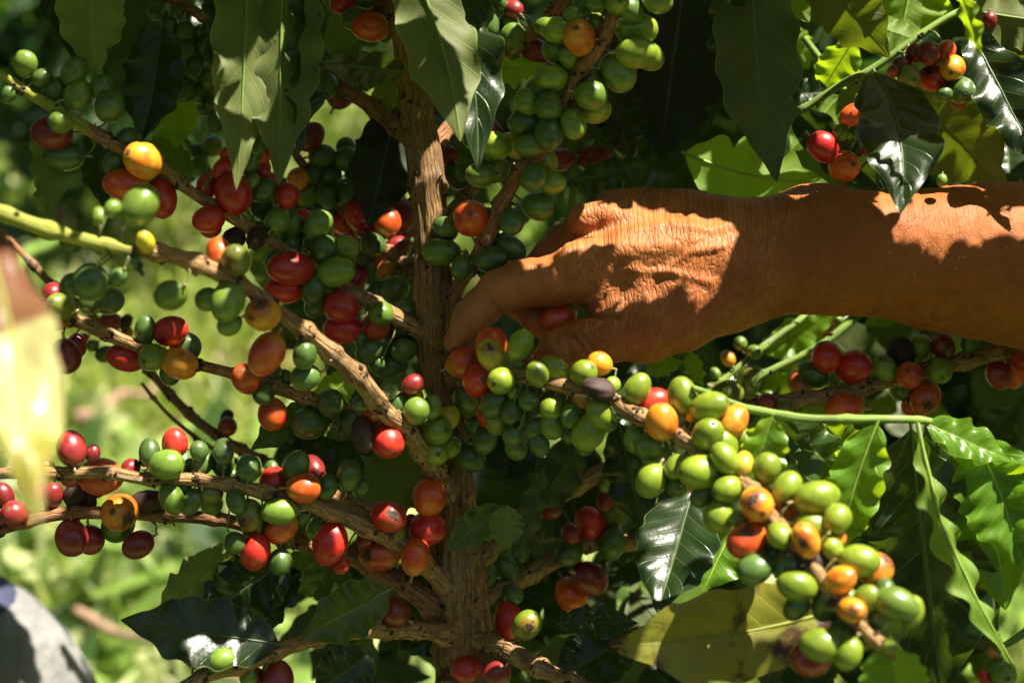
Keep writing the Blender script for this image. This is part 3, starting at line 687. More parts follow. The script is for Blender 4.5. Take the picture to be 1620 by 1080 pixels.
# ------------------------------------------------------------------ the coffee tree
def base_at(px, d):
    q = P(px, 1080, d); return Vector((q.x, q.y, 0))
bt = base_at(745, 0.80)
TREE = thing('coffee_tree', 'coffee tree with a rough brown trunk and laden branches that the hand is picking', 'coffee tree', bt)
def trunk(tree, pts, base, nseg=72, step=0.0014, rough=0.12, key='trunk'):
    W = [(base.x, base.y, -0.03, 0.030), (base.x, base.y - .01, 0.5, 0.026)] if base else []
    W += [tuple(P(x, y, d)) + (r * d / FPX,) for x, y, r, d in pts]
    c = catmull(W, step)
    C = c[:, :3]; r = c[:, 3]; T, A, B = frames(C); s = np.concatenate([[0], np.cumsum(np.linalg.norm(np.diff(C, axis=0), axis=1))])
    TH, SS = np.meshgrid(np.linspace(0, 2 * np.pi, nseg, endpoint=False), s); cx, cy = np.cos(TH), np.sin(TH)
    rid = 1 - np.abs(vnoise(cx * 8 + 20 + SS * 2, cy * 8 + SS * 5, 3)); rid2 = 1 - np.abs(vnoise(cx * 18 + 70 + SS * 4, cy * 18 + SS * 8, 8))
    k = 1 + rough * (1.1 * (rid - 0.6) + 0.55 * (rid2 - .6) + 0.9 * vnoise(cx * 1.6, SS * 20 + cy, 9)) + 0.02 * vnoise(TH * 11, SS * 110, 4) + 0.04 * vnoise(TH * 7, SS * 25, 6)
    knots = np.zeros_like(k)
    for ks in np.arange(0.3, s[-1], 0.043):
        knots += 0.10 * np.exp(-((SS - ks - 0.004 * np.sin(TH * 2 + ks * 50)) / 0.004) ** 2) * (1 + vnoise(TH * 3, SS * 200, 12))
    RR = r[:, None] * (k + knots)
    V = (C[:, None] + A[:, None] * (cx * RR)[..., None] + B[:, None] * (cy * RR)[..., None]).reshape(-1, 3)
    acc = Acc(); acc.add(V, gridfaces(nseg, len(s), True).tolist(), 0, np.stack([TH * 0.018, SS], -1).reshape(-1, 2))
    rs = random.Random(4)
    for q in range(420):
        i = rs.randint(int(len(c) * 0.45), len(c) - 3); an = rs.uniform(0, 6.28); dv = A[i] * math.cos(an) + B[i] * math.sin(an)
        j = int(an / 6.2832 * nseg) % nseg; rr = RR[i, j]
        near = min(abs((s[i] - ks)) for ks in np.arange(0.3, s[-1], 0.043))
        if near > 0.008 and q > 90: continue
        p = C[i] + dv * rr * 0.98
        if rs.random() < 0.55: lump(acc, p, rs.uniform(0.0007, 0.0018), 1, q)
        else: spike(acc, p, dv + T[i] * rs.uniform(-1, 1), rs.uniform(0.002, 0.006), rs.uniform(0.0005, 0.0012), 2 if rs.random() < 0.15 else 1)
    for q in range(60):
        i = rs.randint(int(len(c) * 0.45), len(c) - 30); an = rs.uniform(0, 6.28); n_ = rs.randint(8, 24); Vp = []; w_ = rs.uniform(0.0006, 0.0016)
        j = int(an / 6.2832 * nseg) % nseg
        for m in range(n_):
            kk = min(i + m, len(c) - 1); dv = A[kk] * math.cos(an + 0.01 * m) + B[kk] * math.sin(an + 0.01 * m); sd_ = np.cross(T[kk], dv)
            lift = RR[kk, j] * 1.01 + 0.0003 + 0.0012 * (abs(m / n_ - 0.5) * 2) ** 2
            for e in (-1, 1): Vp.append(C[kk] + dv * lift + sd_ * w_ * e * (1 - 0.6 * abs(m / n_ - 0.5)))
        acc.add(Vp, gridfaces(2, n_).tolist(), 0, np.stack([np.tile([0, w_ * 2], n_), np.repeat(s[np.minimum(i + np.arange(n_), len(s) - 1)], 2)], -1))
    org = Vector(W[0][:3]); org.z = max(org.z, 0)
    o = make('trunk', acc.build('trunk', [BARK, NODEM, CALYX], org), org, tree)
    px = np.array([(*proj(Vector(q[:3])), q[3]) for q in c[len(c) // 3::4]]); BR[key] = dict(o=o, px=px, c=c[len(c) // 3::4])
    return o
trunk(TREE, [(748, 1180, 52, .80), (742, 1080, 48, .795), (730, 960, 43, .79), (722, 860, 37, .785), (720, 760, 27, .78), (712, 660, 21, .78), (686, 560, 24, .778),
             (686, 480, 30, .775), (682, 380, 27, .775), (673, 260, 28, .773), (660, 180, 25, .772), (646, 110, 19, .77), (636, 40, 16, .765), (622, -60, 14, .76), (616, -200, 12, .75)], bt)
br = branch
br('tl', TREE, [(-60, 95, 6, .70), (0, 118, 7, .705), (45, 148, 8, .71), (140, 205, 10, .715)], YELST, name='branch_tip', nodes=True, clutter=0.5, rough=0.08)
br('B1', TREE, [(138, 204, 9.5, .7155), (200, 240, 10, .72), (262, 270, 9, .725), (300, 300, 9, .73), (385, 352, 11, .74), (430, 382, 10, .745), (500, 425, 11, .75), (545, 455, 12, .755), (600, 487, 12, .76), (645, 512, 14, .768), (690, 545, 16, .778)], peel=3)
br('gtip', TREE, [(-90, 300, 12, .60), (0, 335, 12, .61), (60, 358, 12, .617), (150, 383, 11, .625), (208, 396, 11, .632)], YELST, name='branch_tip', clutter=0.3, rough=0.07)
br('B2', TREE, [(206, 395, 11, .6318), (270, 405, 13, .64), (340, 430, 13, .65), (400, 462, 12, .662), (440, 492, 13, .672), (480, 522, 14, .682), (530, 562, 16, .695), (570, 600, 16, .705), (610, 650, 15, .72), (650, 690, 15, .735), (690, 745, 17, .765), (712, 800, 18, .78)], peel=4, clutter=1.3)
br('B3', TREE, [(-60, 455, 7, .715), (20, 475, 8, .72), (60, 484, 9, .723), (133, 512, 11, .727), (213, 546, 10, .73), (310, 574, 9, .735), (370, 590, 9, .74), (433, 612, 10, .745), (500, 634, 11, .75), (557, 652, 12, .757), (620, 668, 13, .768), (700, 690, 14, .78)])
br('B4', TREE, [(-60, 752, 9, .70), (20, 748, 9, .70), (90, 747, 10, .70), (167, 748, 10, .705), (233, 757, 10, .71), (307, 758, 10, .715), (400, 775, 12, .72), (483, 795, 12, .73), (567, 828, 13, .745), (640, 868, 14, .76), (710, 925, 18, .78)], peel=3)
br('B4b', TREE, [(440, 765, 9, .76), (500, 775, 11, .765), (533, 785, 11, .77), (597, 812, 12, .775), (660, 840, 14, .78), (715, 880, 15, .785)], nodes=False, name='branch')
br('B5', TREE, [(-40, 850, 7, .73), (0, 837, 8, .735), (83, 813, 10, .74), (170, 812, 10, .745), (267, 817, 10, .75), (347, 822, 11, .76), (420, 840, 12, .765), (470, 855, 12, .77), (543, 875, 14, .775), (590, 898, 15, .778), (640, 925, 17, .78), (710, 975, 22, .79)], BARKR)
br('B6', TREE, [(250, 1110, 10, .70), (310, 1076, 10, .71), (340, 1063, 11, .715), (400, 1045, 12, .72), (467, 1018, 12, .73), (550, 998, 13, .745), (620, 998, 13, .76), (680, 998, 15, .775), (735, 1010, 20, .785)], peel=3, clutter=1.4)
br('B7', TREE, [(250, -12, 7, .80), (300, 12, 8, .80), (340, 38, 8, .80), (420, 75, 9, .80), (500, 110, 10, .798), (533, 133, 11, .795), (587, 170, 13, .79), (635, 208, 14, .78), (672, 245, 14, .775)], BARKR, clutter=0.6)
br('B8', TREE, [(596, -30, 8, .79), (606, 0, 8, .787), (618, 40, 9, .78), (640, 80, 9, .773)], BARKR, name='branch')
br('B9', TREE, [(985, -40, 10, .70), (973, 15, 11, .705), (947, 78, 11, .71), (910, 127, 10, .715), (890, 187, 9, .722), (855, 240, 11, .73), (812, 290, 12, .738), (778, 355, 13, .747), (758, 400, 12, .757), (725, 455, 11, .77), (700, 500, 11, .776)], BARKR, peel=3)
br('B10', TREE, [(925, -50, 9, .79), (893, 0, 10, .795), (845, 50, 10, .80), (800, 88, 11, .80), (767, 133, 11, .80), (737, 173, 11, .795), (700, 215, 12, .785), (678, 250, 12, .775)], BARKR)
br('B11', TREE, [(850, 190, 7, .83), (800, 235, 9, .82), (753, 293, 10, .81), (715, 338, 12, .80), (690, 372, 13, .785)], BARKR, name='branch')
br('B12', TREE, [(1420, 1040, 8, .60), (1370, 1000, 10, .605), (1330, 960, 11, .61), (1290, 900, 11, .62), (1235, 835, 12, .63), (1177, 765, 12, .645), (1083, 694, 13, .668), (1000, 653, 12, .682), (960, 628, 11, .689), (883, 608, 12, .700), (815, 594, 12, .709), (770, 590, 12, .724), (715, 604, 13, .765)], clutter=1.2, peel=3)
br('B13a', TREE, [(655, 436, 8, .80), (640, 418, 8, .81), (617, 397, 8, .82), (585, 380, 7, .83), (540, 330, 7, .84), (480, 262, 7, .83), (457, 227, 6, .82)], BARKR, name='branch', clutter=0.6)
br('B18', TREE, [(1040, 690, 10, .82), (967, 740, 14, .82), (893, 775, 16, .82), (833, 815, 16, .815), (775, 865, 16, .80), (735, 910, 16, .79)], peel=5, clutter=1.2)
br('B19', TREE, [(1100, 845, 9, .85), (1007, 858, 11, .845), (933, 860, 13, .84), (867, 893, 14, .83), (817, 920, 14, .82), (765, 950, 15, .80), (740, 975, 15, .79)], peel=5, clutter=1.2)
br('B20', TREE, [(980, 1110, 8, .70), (940, 1092, 10, .71), (883, 1068, 13, .725), (830, 1042, 14, .74), (795, 1022, 14, .755), (755, 1010, 14, .78)], clutter=2.2, peel=4)
br('Bm', TREE, [(800, 650, 8, .82), (770, 680, 10, .805), (735, 710, 12, .785)], nodes=False, name='branch')
# thin blurred branches on the left
br('B22', TREE, [(-40, 345, 5, .90), (0, 367, 5, .90), (40, 405, 6, .90), (80, 447, 6, .90), (130, 485, 6, .895), (190, 545, 6, .89), (230, 580, 6, .885), (275, 630, 7, .88), (320, 672, 8, .87), (383, 712, 8, .86), (480, 760, 9, .83), (600, 830, 11, .80), (690, 880, 12, .79)], BARKR, clutter=0.8, label='thin greyish branch running behind the others')
br('B22b', TREE, [(225, 605, 3, .88), (260, 650, 3, .88), (300, 685, 4, .875), (340, 712, 4, .87), (420, 752, 5, .85), (500, 790, 5, .82), (600, 850, 6, .80)], BARKR, nodes=False, name='twig', clutter=0.5)
br('B23', TREE, [(225, 160, 4, .92), (262, 195, 4, .92), (300, 232, 5, .915), (350, 290, 5, .90), (440, 380, 6, .87), (560, 460, 7, .83), (660, 530, 8, .79)], GREENST, nodes=False, name='twig')
br('v1', TREE, [(915, 190, 6, .86), (913, 220, 6, .86), (908, 270, 6, .86), (903, 333, 6, .86), (880, 470, 7, .85), (800, 640, 8, .82), (725, 740, 9, .785)], GREENST, nodes=False, name='twig')

# the tree on the right: straw coloured branch and green shoots
b2 = base_at(1900, 0.95)
TREE2 = thing('coffee_tree', 'neighbouring coffee tree whose leafy green shoots come in from the right edge', 'coffee tree', b2)
trunk(TREE2, [(1900, 1300, 40, .93), (1890, 900, 36, .92), (1870, 600, 32, .91), (1850, 300, 28, .90), (1840, 0, 22, .88), (1830, -250, 16, .86)], b2, 40, 0.004, key='trunk2')
br('B13', TREE2, [(1130, 655, 8, .80), (1165, 648, 9, .80), (1220, 637, 11, .80), (1317, 626, 12, .80), (1407, 601, 12, .80), (1517, 573, 13, .80), (1610, 552, 14, .80), (1720, 530, 16, .82), (1860, 500, 18, .905)], clutter=1.3, peel=12, label='straw coloured branch with peeling bark')
br('B14', TREE2, [(1110, 625, 4, .86), (1133, 610, 5, .86), (1217, 540, 5, .87), (1262, 508, 5, .88), (1350, 440, 6, .90), (1600, 380, 8, .91), (1860, 450, 11, .91)], GREENST, nodes=False, name='green_shoot')
br('B14b', TREE2, [(1190, 612, 5, .83), (1207, 594, 6, .83), (1300, 545, 6, .835), (1355, 500, 8, .84), (1420, 440, 9, .86), (1600, 360, 10, .89), (1850, 330, 12, .90)], GREENST, nodes=False, name='green_shoot')
br('B15', TREE2, [(1094, 612, 5, .665), (1122, 622, 5, .667), (1167, 640, 6, .67), (1200, 650, 7, .672), (1283, 663, 7, .675), (1400, 663, 7, .68), (1467, 667, 6, .69), (1500, 676, 6, .73), (1570, 705, 8, .79), (1760, 740, 11, .86), (1880, 740, 12, .915)], GREENST, nodes=False, name='green_shoot', label='bright green shoot carrying large wavy leaves')
br('B16', TREE2, [(1240, 185, 5, .80), (1267, 173, 6, .795), (1333, 133, 6, .79), (1380, 110, 6, .785), (1477, 40, 6, .785), (1533, 15, 6, .79), (1640, -20, 8, .82), (1840, -60, 9, .88)], GREENST, nodes=False, name='green_shoot')
br('B17', TREE2, [(1270, 60, 5, .84), (1340, 150, 5, .84), (1390, 200, 6, .85), (1500, 240, 7, .86), (1700, 250, 8, .88), (1850, 260, 9, .90)], GREENST, nodes=False, name='green_shoot')

# the tree on the near left, of which one curled leaf reaches in
b3 = base_at(-900, 0.55)
TREE3 = thing('coffee_tree', 'coffee tree at the left whose one blurred curled leaf reaches in front of the branches', 'coffee tree', b3)
trunk(TREE3, [(-900, 1100, 40, .55), (-880, 600, 32, .54), (-860, 100, 26, .52), (-850, -300, 20, .50)], b3, 40, 0.004, key='trunk3')
br('B30', TREE3, [(-85, 368, 9, .43), (-200, 340, 10, .43), (-400, 330, 12, .42), (-700, 350, 14, .48), (-870, 380, 16, .53)], BARKR, nodes=False, name='twig')

# ------------------------------------------------------------------ cherries (crop coordinates of a 3x enlargement)
pc = place_cherries
pc('''120 303 57 g! @80; 37 450 38 G; 200 368 42 G; 262 425 60 Gb; 350 345 62 Gb; 370 450 65 g; 485 415 58 Gb; 520 510 68 G *20,-30; 288 580 52 g! *-10,-5; 245 630 82 mb @0; 300 740 75 Gb @0''', 0, 0, 'tl')
pc('''610 665 62 Gb; 548 775 58 Gb; 678 760 82 o! *-40,-20; 600 880 80 Rb @170; 765 940 75 rb @100;
1110 920 82 r *-20,-75; 990 1040 68 r @20; 1180 770 50 Gb; 1190 860 40 gb; 1215 690 45 Gb; 1235 740 50 rb; 1240 800 45 rB; 1065 800 50 rb; 1070 730 25 rb; 985 880 52 rb; 1235 600 35 R''', 0, 0, 'B1')
pc('''665 975 85 g!; 535 990 40 g!; 470 1025 38 g!''', 0, 0, 'gtip')
pc('''800 130 45 G; 880 150 48 G; 960 165 50 G; 885 240 50 G; 990 220 45 Gb; 820 320 50 G; 930 330 50 G; 1000 380 45 G; 800 395 45 G; 880 440 48 G; 960 440 50 Gb; 1020 500 40 G; 1020 580 42 G; 975 520 32 G; 780 210 45 G; 840 60 35 G; 740 60 35 G; 985 310 28 mb; 860 385 40 Gb''', 0, 0, 'B7')
pc('''1010 695 48 v; 945 720 40 G; 940 790 45 G; 890 835 38 G''', 0, 0, 'B23')
# crop 2
pc('''50 905 60 G; 45 970 62 G *0,-40; 120 1045 60 g; 25 590 35 rb; 10 680 40 Gb; 30 740 45 rb; 75 870 50 Rb; 165 930 58 rb; 105 925 45 OB; 310 1065 65 g! ; 190 1070 45 gb; 235 1040 45 rb;''', 400, 0, 'B1')
pc('''430 5 60 r; 540 0 45 G; 555 45 60 R; 560 130 72 R @0; 480 90 55 Gb; 630 170 30 Gb; 615 60 35 mb''', 400, 0, 'B8')
pc('''295 250 45 G; 345 410 62 G; 425 430 70 mb @60; 280 390 25 mb''', 400, 0, 'B7')
pc('''275 650 60 m; 215 850 52 o; 330 740 55 G; 440 700 45 Gb; 440 755 60 G; 285 820 50 G; 365 835 55 G; 365 765 35 Gb; 490 820 50 Gb; 250 930 58 g; 350 935 48 G; 455 925 58 G; 270 1000 50 G; 345 1000 50 Gb; 420 1000 55 Gb; 200 1005 40 G; 500 1020 65 r @100; 430 1060 55 rb; 640 1055 65 O; 560 1070 40 rb; 700 1020 70 mb; 730 1070 60 mB; 605 980 40 mb''', 400, 0, 'B13a')
pc('''1110 110 60 G; 1060 240 62 G; 1155 260 48 G *0,-35; 1215 110 50 Gb; 1230 180 60 g; 1235 45 45 m; 1040 180 40 mb; 1170 10 40 G; 1150 160 50 GB''', 400, 0, 'B10')
pc('''1120 650 75 mb; 1040 660 45 Gb; 930 740 50 mb; 960 840 55 G; 1250 590 40 G; 880 640 40 Gb''', 400, 0, 'B11')
pc('''1155 690 65 l!; 1100 730 40 gb; 1080 830 62 g! @0; 1150 810 60 l! @20; 1035 1035 80 R! *0,-10; 1110 1030 45 Gb; 1225 1050 60 G; 910 1075 50 Gb''', 400, 0, 'B9')
# crop 3
pc('''350 180 75 o *-15,-20; 250 145 65 l! @-10; 190 125 45 g; 325 80 50 g @0; 235 245 60 g; 300 275 45 gb; 430 110 45 l!b; 225 370 65 l!b; 290 345 55 vb; 400 380 60 l!b; 405 450 75 g @-10; 425 520 65 l!b @0; 320 590 60 g @110; 155 430 62 l!b; 105 485 62 g; 205 510 65 G *0,-10; 105 585 72 G @0; 205 635 68 G *0,55; 120 690 58 G; 40 690 55 Yb; 185 765 62 l!b; 130 845 62 G *20,-5; 225 870 52 l!b @0; 155 980 68 g;
530 10 60 g; 590 50 60 G; 620 140 78 l!b @0; 620 250 75 l! @0; 680 270 65 lb; 535 340 85 g @110; 430 10 50 Gb; 720 5 60 g; 370 20 50 Gb''', 800, 0, 'B9')
pc('''55 190 55 G; 30 130 40 mb; 140 250 65 mb; 35 45 42 m; 90 110 40 GB''', 800, 0, 'B10')
pc('''425 740 65 m; 570 705 45 G; 260 760 55 m; 50 1020 60 G; 1115 910 45 G; 1180 920 25 o''', 800, 0, 'v1')
# crop 4
pc('''740 255 45 mb; 810 255 60 m; 890 240 48 O; 920 325 62 o; 828 370 68 rs; 680 320 50 mb; 715 365 55 v; 880 450 42 G; 960 430 65 G; 640 340 30 mb; 955 470 40 mB; 455 545 58 O @20; 530 480 50 R; 490 470 35 gb; 390 630 40 g; 470 620 40 Gb; 550 600 30 Gb; 310 700 70 r! @-40; 405 790 66 R! *20,0; 515 715 30 r; 1220 185 35 r; 1100 100 35 m; 870 855 25 g''', 1200, 0, 'B16', dshift=-0.055)
# crop 5
pc('''430 260 85 G; 345 270 60 G; 810 320 72 g; 985 340 55 gb; 1080 350 85 g; 1090 460 55 gb; 1120 155 70 vs; 690 70 45 Y!; 340 70 50 Gb; 1040 120 60 Rb; 560 240 45 Gb''', 0, 360, 'B2')
pc('''250 310 50 mb; 285 375 60 v *-10,-15; 520 350 65 Gb; 440 350 60 Gb; 275 455 35 o; 310 610 78 m @100; 365 560 50 mb; 690 485 52 G @80; 810 490 72 r @20; 880 565 68 Gb @-10; 725 615 60 g *-20,15; 850 645 75 o @-20; 810 685 55 Gb; 600 615 70 rb @-10; 1170 720 65 R *-15,-30''', 0, 360, 'B3')
pc('''1105 60 62 k; 1215 50 60 k; 1000 0 50 r''', 0, 360, 'B1')
pc('''520 450 50 m; 595 450 40 k; 500 600 40 G; 440 560 30 g; 395 525 25 r; 1080 945 45 m; 1075 905 40 k; 600 500 30 o''', 0, 360, 'B22')
pc('''340 1045 70 m; 830 1020 62 r @90; 710 1065 50 Gb; 945 1060 45 Gb; 1060 1060 50 Gb; 440 1070 35 mb''', 0, 360, 'B4')
# crop 6
pc('''185 60 62 Gb; 310 40 70 g; 335 105 62 G *20,-45; 440 95 60 l! @0; 395 210 70 g @10; 100 150 42 Gb; 178 195 80 r *-60,0; 150 290 75 rb @0; 290 290 62 G @80; 300 360 55 Gb; 608 408 57 g *0,10; 420 375 80 r! @-15; 430 480 75 rb @0; 578 480 75 Rb! @50; 730 400 50 Gb; 700 480 55 Gb; 550 590 55 Gb; 610 560 60 Gb; 715 580 58 Gb; 645 655 60 GB; 700 650 40 GB; 510 530 30 Gb; 590 650 40 GB; 625 500 50 GB''', 400, 360, 'B1')
pc('''570 85 60 G *-5,5; 520 150 40 G; 570 205 58 G *0,-45; 625 150 50 Rb; 630 200 40 ob; 440 20 60 rb; 530 5 55 ob; 640 5 65 Ob; 490 240 55 mb; 700 90 55 mb; 590 305 48 G; 675 295 62 G; 735 255 38 G; 690 215 35 vb; 740 180 40 Gb; 480 60 45 mB''', 400, 360, 'B13a')
pc('''50 410 80 os; 65 600 85 R @60; 245 605 60 G; 250 710 65 G @20; 640 775 45 Gb; 690 830 50 Gb; 760 745 50 mB; 755 810 55 osb; 775 870 65 g @60; 850 850 50 gb @80; 925 905 55 Y!b; 875 960 65 g *40,-5; 565 880 50 Ob; 525 980 70 k @100; 640 1010 72 r! *30,50; 600 930 40 ob; 870 1060 65 l!; 930 1040 55 l!b; 1020 1090 70 Gb; 510 835 40 Gb; 540 860 40 Gb; 700 910 40 GB''', 400, 360, 'B2')
pc('''75 700 60 Gb; 150 715 40 Gb; 50 790 52 G; 95 885 72 R @100; 370 835 62 G *0,-50; 270 930 78 G @-5; 465 925 55 G; 440 960 40 Gb; 520 890 45 Gb''', 400, 360, 'B3')
pc('''1000 640 72 R! @20; 1130 560 75 Rb; 1135 610 70 Ys! @120; 1075 725 75 r *15,-5; 1180 725 60 l! *-30,15; 955 710 55 Gb; 1025 815 70 Gb; 1150 835 65 Gb; 1120 880 60 rB; 1160 915 60 vB; 1235 985 50 GB; 1230 870 50 Gb; 1100 1010 55 GB; 1010 740 45 GB; 1060 940 50 GB; 1250 1050 50 GB''', 400, 360, 'B12')
pc('''895 115 68 g @0; 995 190 55 G @80; 1130 150 65 G @10; 915 20 55 G; 1225 100 60 Gb; 1100 215 30 Gb; 1180 50 50 GB''', 400, 360, 'B9')
# crop 9
pc('''70 560 60 l!; 150 690 55 l! @-70; 235 670 60 l! @-30; 370 690 58 l! *35,-25; 445 645 58 o!b @-20; 440 765 68 k @-20; 505 750 40 l!b; 360 815 60 o!b; 445 880 62 l!; 395 965 80 l!b; 220 855 50 l! *-45,15; 220 940 58 gb; 310 890 50 Gb; 110 820 48 G; 75 880 50 Gb; 60 980 60 Gb; 40 785 30 g; 0 720 40 g!; 110 620 35 mb; 140 950 45 Gb; 625 765 62 l!b; 705 830 70 r!b @20; 740 920 78 o! @95; 840 800 75 l! @100; 965 850 75 l!; 960 980 75 l!; 1030 1030 75 l! @120; 620 1005 60 gb; 690 1040 65 g! @-10; 490 940 30 gB; 880 900 24 ob; 1080 920 70 oB; 1110 990 50 vB; 300 970 45 GB; 380 1040 40 GB; 160 1030 50 GB; 870 960 45 Gb; 40 1040 45 GB''', 800, 360, 'B12')
pc('''1055 780 65 v @-20; 1160 730 62 v *0,-50; 1230 850 50 m; 1115 550 32 g; 1180 590 35 g; 1055 620 35 o; 995 690 25 g''', 800, 360, 'B14')
# crop 10
pc('''40 830 45 m; 120 855 45 v; 325 615 75 r! @-60; 450 665 72 r *30,-45; 510 690 30 Rb; 260 695 62 G! @-30; 200 735 62 Rb; 410 860 70 R @0; 460 830 45 rb; 675 595 62 k; 765 570 60 l! @90; 875 565 58 ms; 600 665 58 g; 860 675 60 l!; 715 700 60 R! *-20,-15; 680 770 55 Gb; 790 810 72 Rs! @60; 720 850 45 rb; 1000 545 45 Gb; 1140 700 60 m; 1215 680 65 R; 1255 630 50 R''', 1200, 360, 'B13')
pc('''250 535 38 r; 325 485 38 R; 245 495 35 R; 200 570 30 r; 380 440 30 g; 290 520 30 r''', 1200, 360, 'B14', dshift=0.05)
# crop 7
pc('''480 100 90 Rb @0; 330 100 50 mb; 790 45 75 g @10; 870 30 60 Gb; 700 20 40 g; 960 40 55 G; 1055 30 60 G @100; 1180 60 60 G; 1100 95 45 Gb; 815 205 60 gb; 905 220 50 Gb; 995 180 55 vb @0; 1005 225 55 gB; 870 160 40 gb; 1120 215 50 G; 1185 285 65 vs; 1210 340 60 gb; 1115 415 52 G; 1210 455 75 r @80; 620 60 45 mb; 200 60 50 mb; 130 130 45 Rb''', 0, 720, 'B4')
pc('''15 190 50 m; 40 200 30 m; 70 280 65 m; 0 290 50 m; 250 190 50 m; 240 240 30 m; 350 190 50 k; 415 210 50 k; 570 270 90 os; 700 220 70 k @10; 560 330 75 Gb; 340 390 80 m @100; 430 400 65 mb; 655 425 65 m @30; 770 270 50 vb; 460 150 50 mB''', 0, 720, 'B5')
pc('''930 940 58 v!s @80; 1050 970 62 g @10; 1180 1050 45 gb''', 0, 720, 'B6')
# crop 8
pc('''100 130 70 rb; 240 155 75 O @0; 205 50 65 Gb; 285 65 60 mB; 0 50 45 Gb; 90 65 35 GB; 125 265 68 g @0; 135 345 68 Rb; 230 285 50 Gb; 130 505 58 G @90; 150 400 45 Gb; 310 350 60 gb; 365 420 82 r @70; 455 95 60 G @80; 515 150 45 Gb; 350 150 50 Gb; 645 290 75 rs @-20; 635 360 70 gs @-10; 838 200 85 R! @85; 830 345 82 r @5; 750 310 30 m; 600 465 85 Rs @-10; 772 480 70 O @80; 420 520 40 rb; 530 400 40 mb; 60 330 45 GB''', 400, 720, 'B4')
pc('''570 700 65 mb; 675 745 70 m; 120 1060 75 mb; 20 1060 50 mb; 80 1020 40 Gb''', 400, 720, 'B6')
pc('''1075 585 60 G @0; 1200 535 58 G; 1230 660 50 G; 1215 790 72 r''', 400, 720, 'B19')
pc('''1020 1020 75 r @0; 1160 1040 65 m; 1190 1075 30 g; 1300 805 68 l!s''', 400, 720, 'B20')
# crop 11
pc('''400 318 68 r; 520 270 70 v; 300 465 60 G; 505 420 65 G; 395 585 82 m; 310 660 78 O @120; 65 460 50 G; 60 390 40 G''', 800, 720, 'B19')
pc('''215 260 45 m; 470 140 30 v; 310 370 45 m; 470 210 45 mb''', 800, 720, 'B18')
pc('''690 120 75 l! @60; 810 55 55 l!; 925 80 85 l! @0; 700 5 55 gb; 1050 160 65 l!; 810 150 50 GB; 935 195 50 G; 1010 290 72 l!; 1100 300 40 gb; 880 150 20 oB; 1040 15 65 l!; 1130 40 50 Y!; 1150 400 90 Rs!; 1190 230 80 os!; 1180 540 75 Gb''', 800, 720, 'B12')
# crop 12
pc('''40 60 65 l!; 135 150 65 l!; 280 200 85 l! @10; 125 250 85 os! @100; 372 300 68 l!; 100 380 58 l!; 260 340 72 l! @-10; 70 140 40 gb; 225 405 70 os!; 255 510 75 k @-20; 350 445 55 l! @-60; 380 400 35 ob; 480 500 80 l! @0; 555 545 80 os!b; 130 520 70 Gb; 185 620 78 l! @-15; 390 590 65 o!; 515 680 60 l!b; 330 700 75 Gb; 445 735 60 os!; 655 705 80 g! @-20; 725 740 60 l!b @70; 540 840 70 vb; 300 900 80 l! @-5; 425 940 65 l!; 250 960 90 mB @0; 625 910 30 l!; 200 480 58 G; 310 620 55 Gb; 425 670 50 g; 575 770 60 g; 400 810 58 Gb; 200 320 50 Gb; 480 870 60 Gb; 370 850 50 g; 600 640 50 Gb; 180 720 60 GB; 430 500 50 Gb; 70 470 50 Gb''', 1200, 720, 'B12')

br('low', TREE2, [(1560, 1100, 5, .74), (1572, 1060, 5, .74), (1580, 1030, 5, .745), (1620, 1000, 6, .76), (1760, 900, 9, .84), (1870, 850, 12, .91)], GREENST, nodes=False, name='twig')
pc('''1160 1040 60 g; 1110 940 25 o; 1070 1050 30 r''', 1200, 720, 'low')

# ------------------------------------------------------------------ leaves:  (px, py, depth) base -> tip, half width px
lf = leaf
T1 = TREE
# top left
lf(T1, (135, -110, .70), (148, 128, .715), 50, 'M', 'U', roll=12, wave=.02)
lf(T1, (70, -90, .74), (120, 100, .76), 34, 'D', 'T', roll=-30)
lf(T1, (205, -70, .76), (168, 118, .77), 38, 'D', 'U', roll=-10, wave=.03)
lf(T1, (254, 34, .74), (222, 226, .735), 44, 'D', 'T', roll=14, fold=.3, wave=.035, side=.03, label='near black drooping leaf with a pale midrib')
lf(T1, (150, 195, .75), (165, 330, .76), 30, 'D', 'T', roll=-20)
lf(T1, (70, 186, .74), (79, 350, .73), 29, 'M', 'U', roll=25, fold=.35)
lf(T1, (392, -150, .705), (374, 300, .70), 46, 'M', 'U', roll=-8, fold=.25, wave=.022, side=.01, waves=5, label='long pale underside leaf hanging down to a fine point')
lf(T1, (448, -150, .71), (441, 292, .703), 58, 'M', 'U', roll=8, fold=.2, wave=.028, waves=5, label='broad pale underside leaf hanging with a wavy edge')
lf(T1, (358, -90, .725), (350, 190, .72), 26, 'D', 'T', roll=30, fold=.5)
lf(T1, (492, -80, .715), (470, 255, .71), 34, 'D', 'T', roll=-35, fold=.4, wave=.04, waves=5)
lf(T1, (545, -70, .82), (500, 110, .83), 52, 'M', 'U', roll=10)
lf(T1, (646, 112, .73), (506, 98, .71), 30, 'D', 'T', roll=-30, fold=.3, wave=.03)
lf(T1, (632, -90, .70), (728, 225, .685), 54, 'M', 'U', roll=-10, fold=.28, side=.05, wave=.03, waves=3, label='large pale leaf underside hanging in front of the trunk')
lf(T1, (690, -90, .72), (756, 268, .69), 48, 'D', 'T', roll=-6, fold=.3, side=.05, wave=.045, waves=4, quilt=.02, label='glossy dark wavy leaf hanging beside the trunk')
lf(T1, (628, 168, .80), (583, 360, .77), 46, 'B', 'U', roll=-8, fold=.2, label='hanging leaf with a scorched brown patch')
lf(T1, (645, 105, .80), (585, 215, .81), 30, 'M', 'U', roll=20)
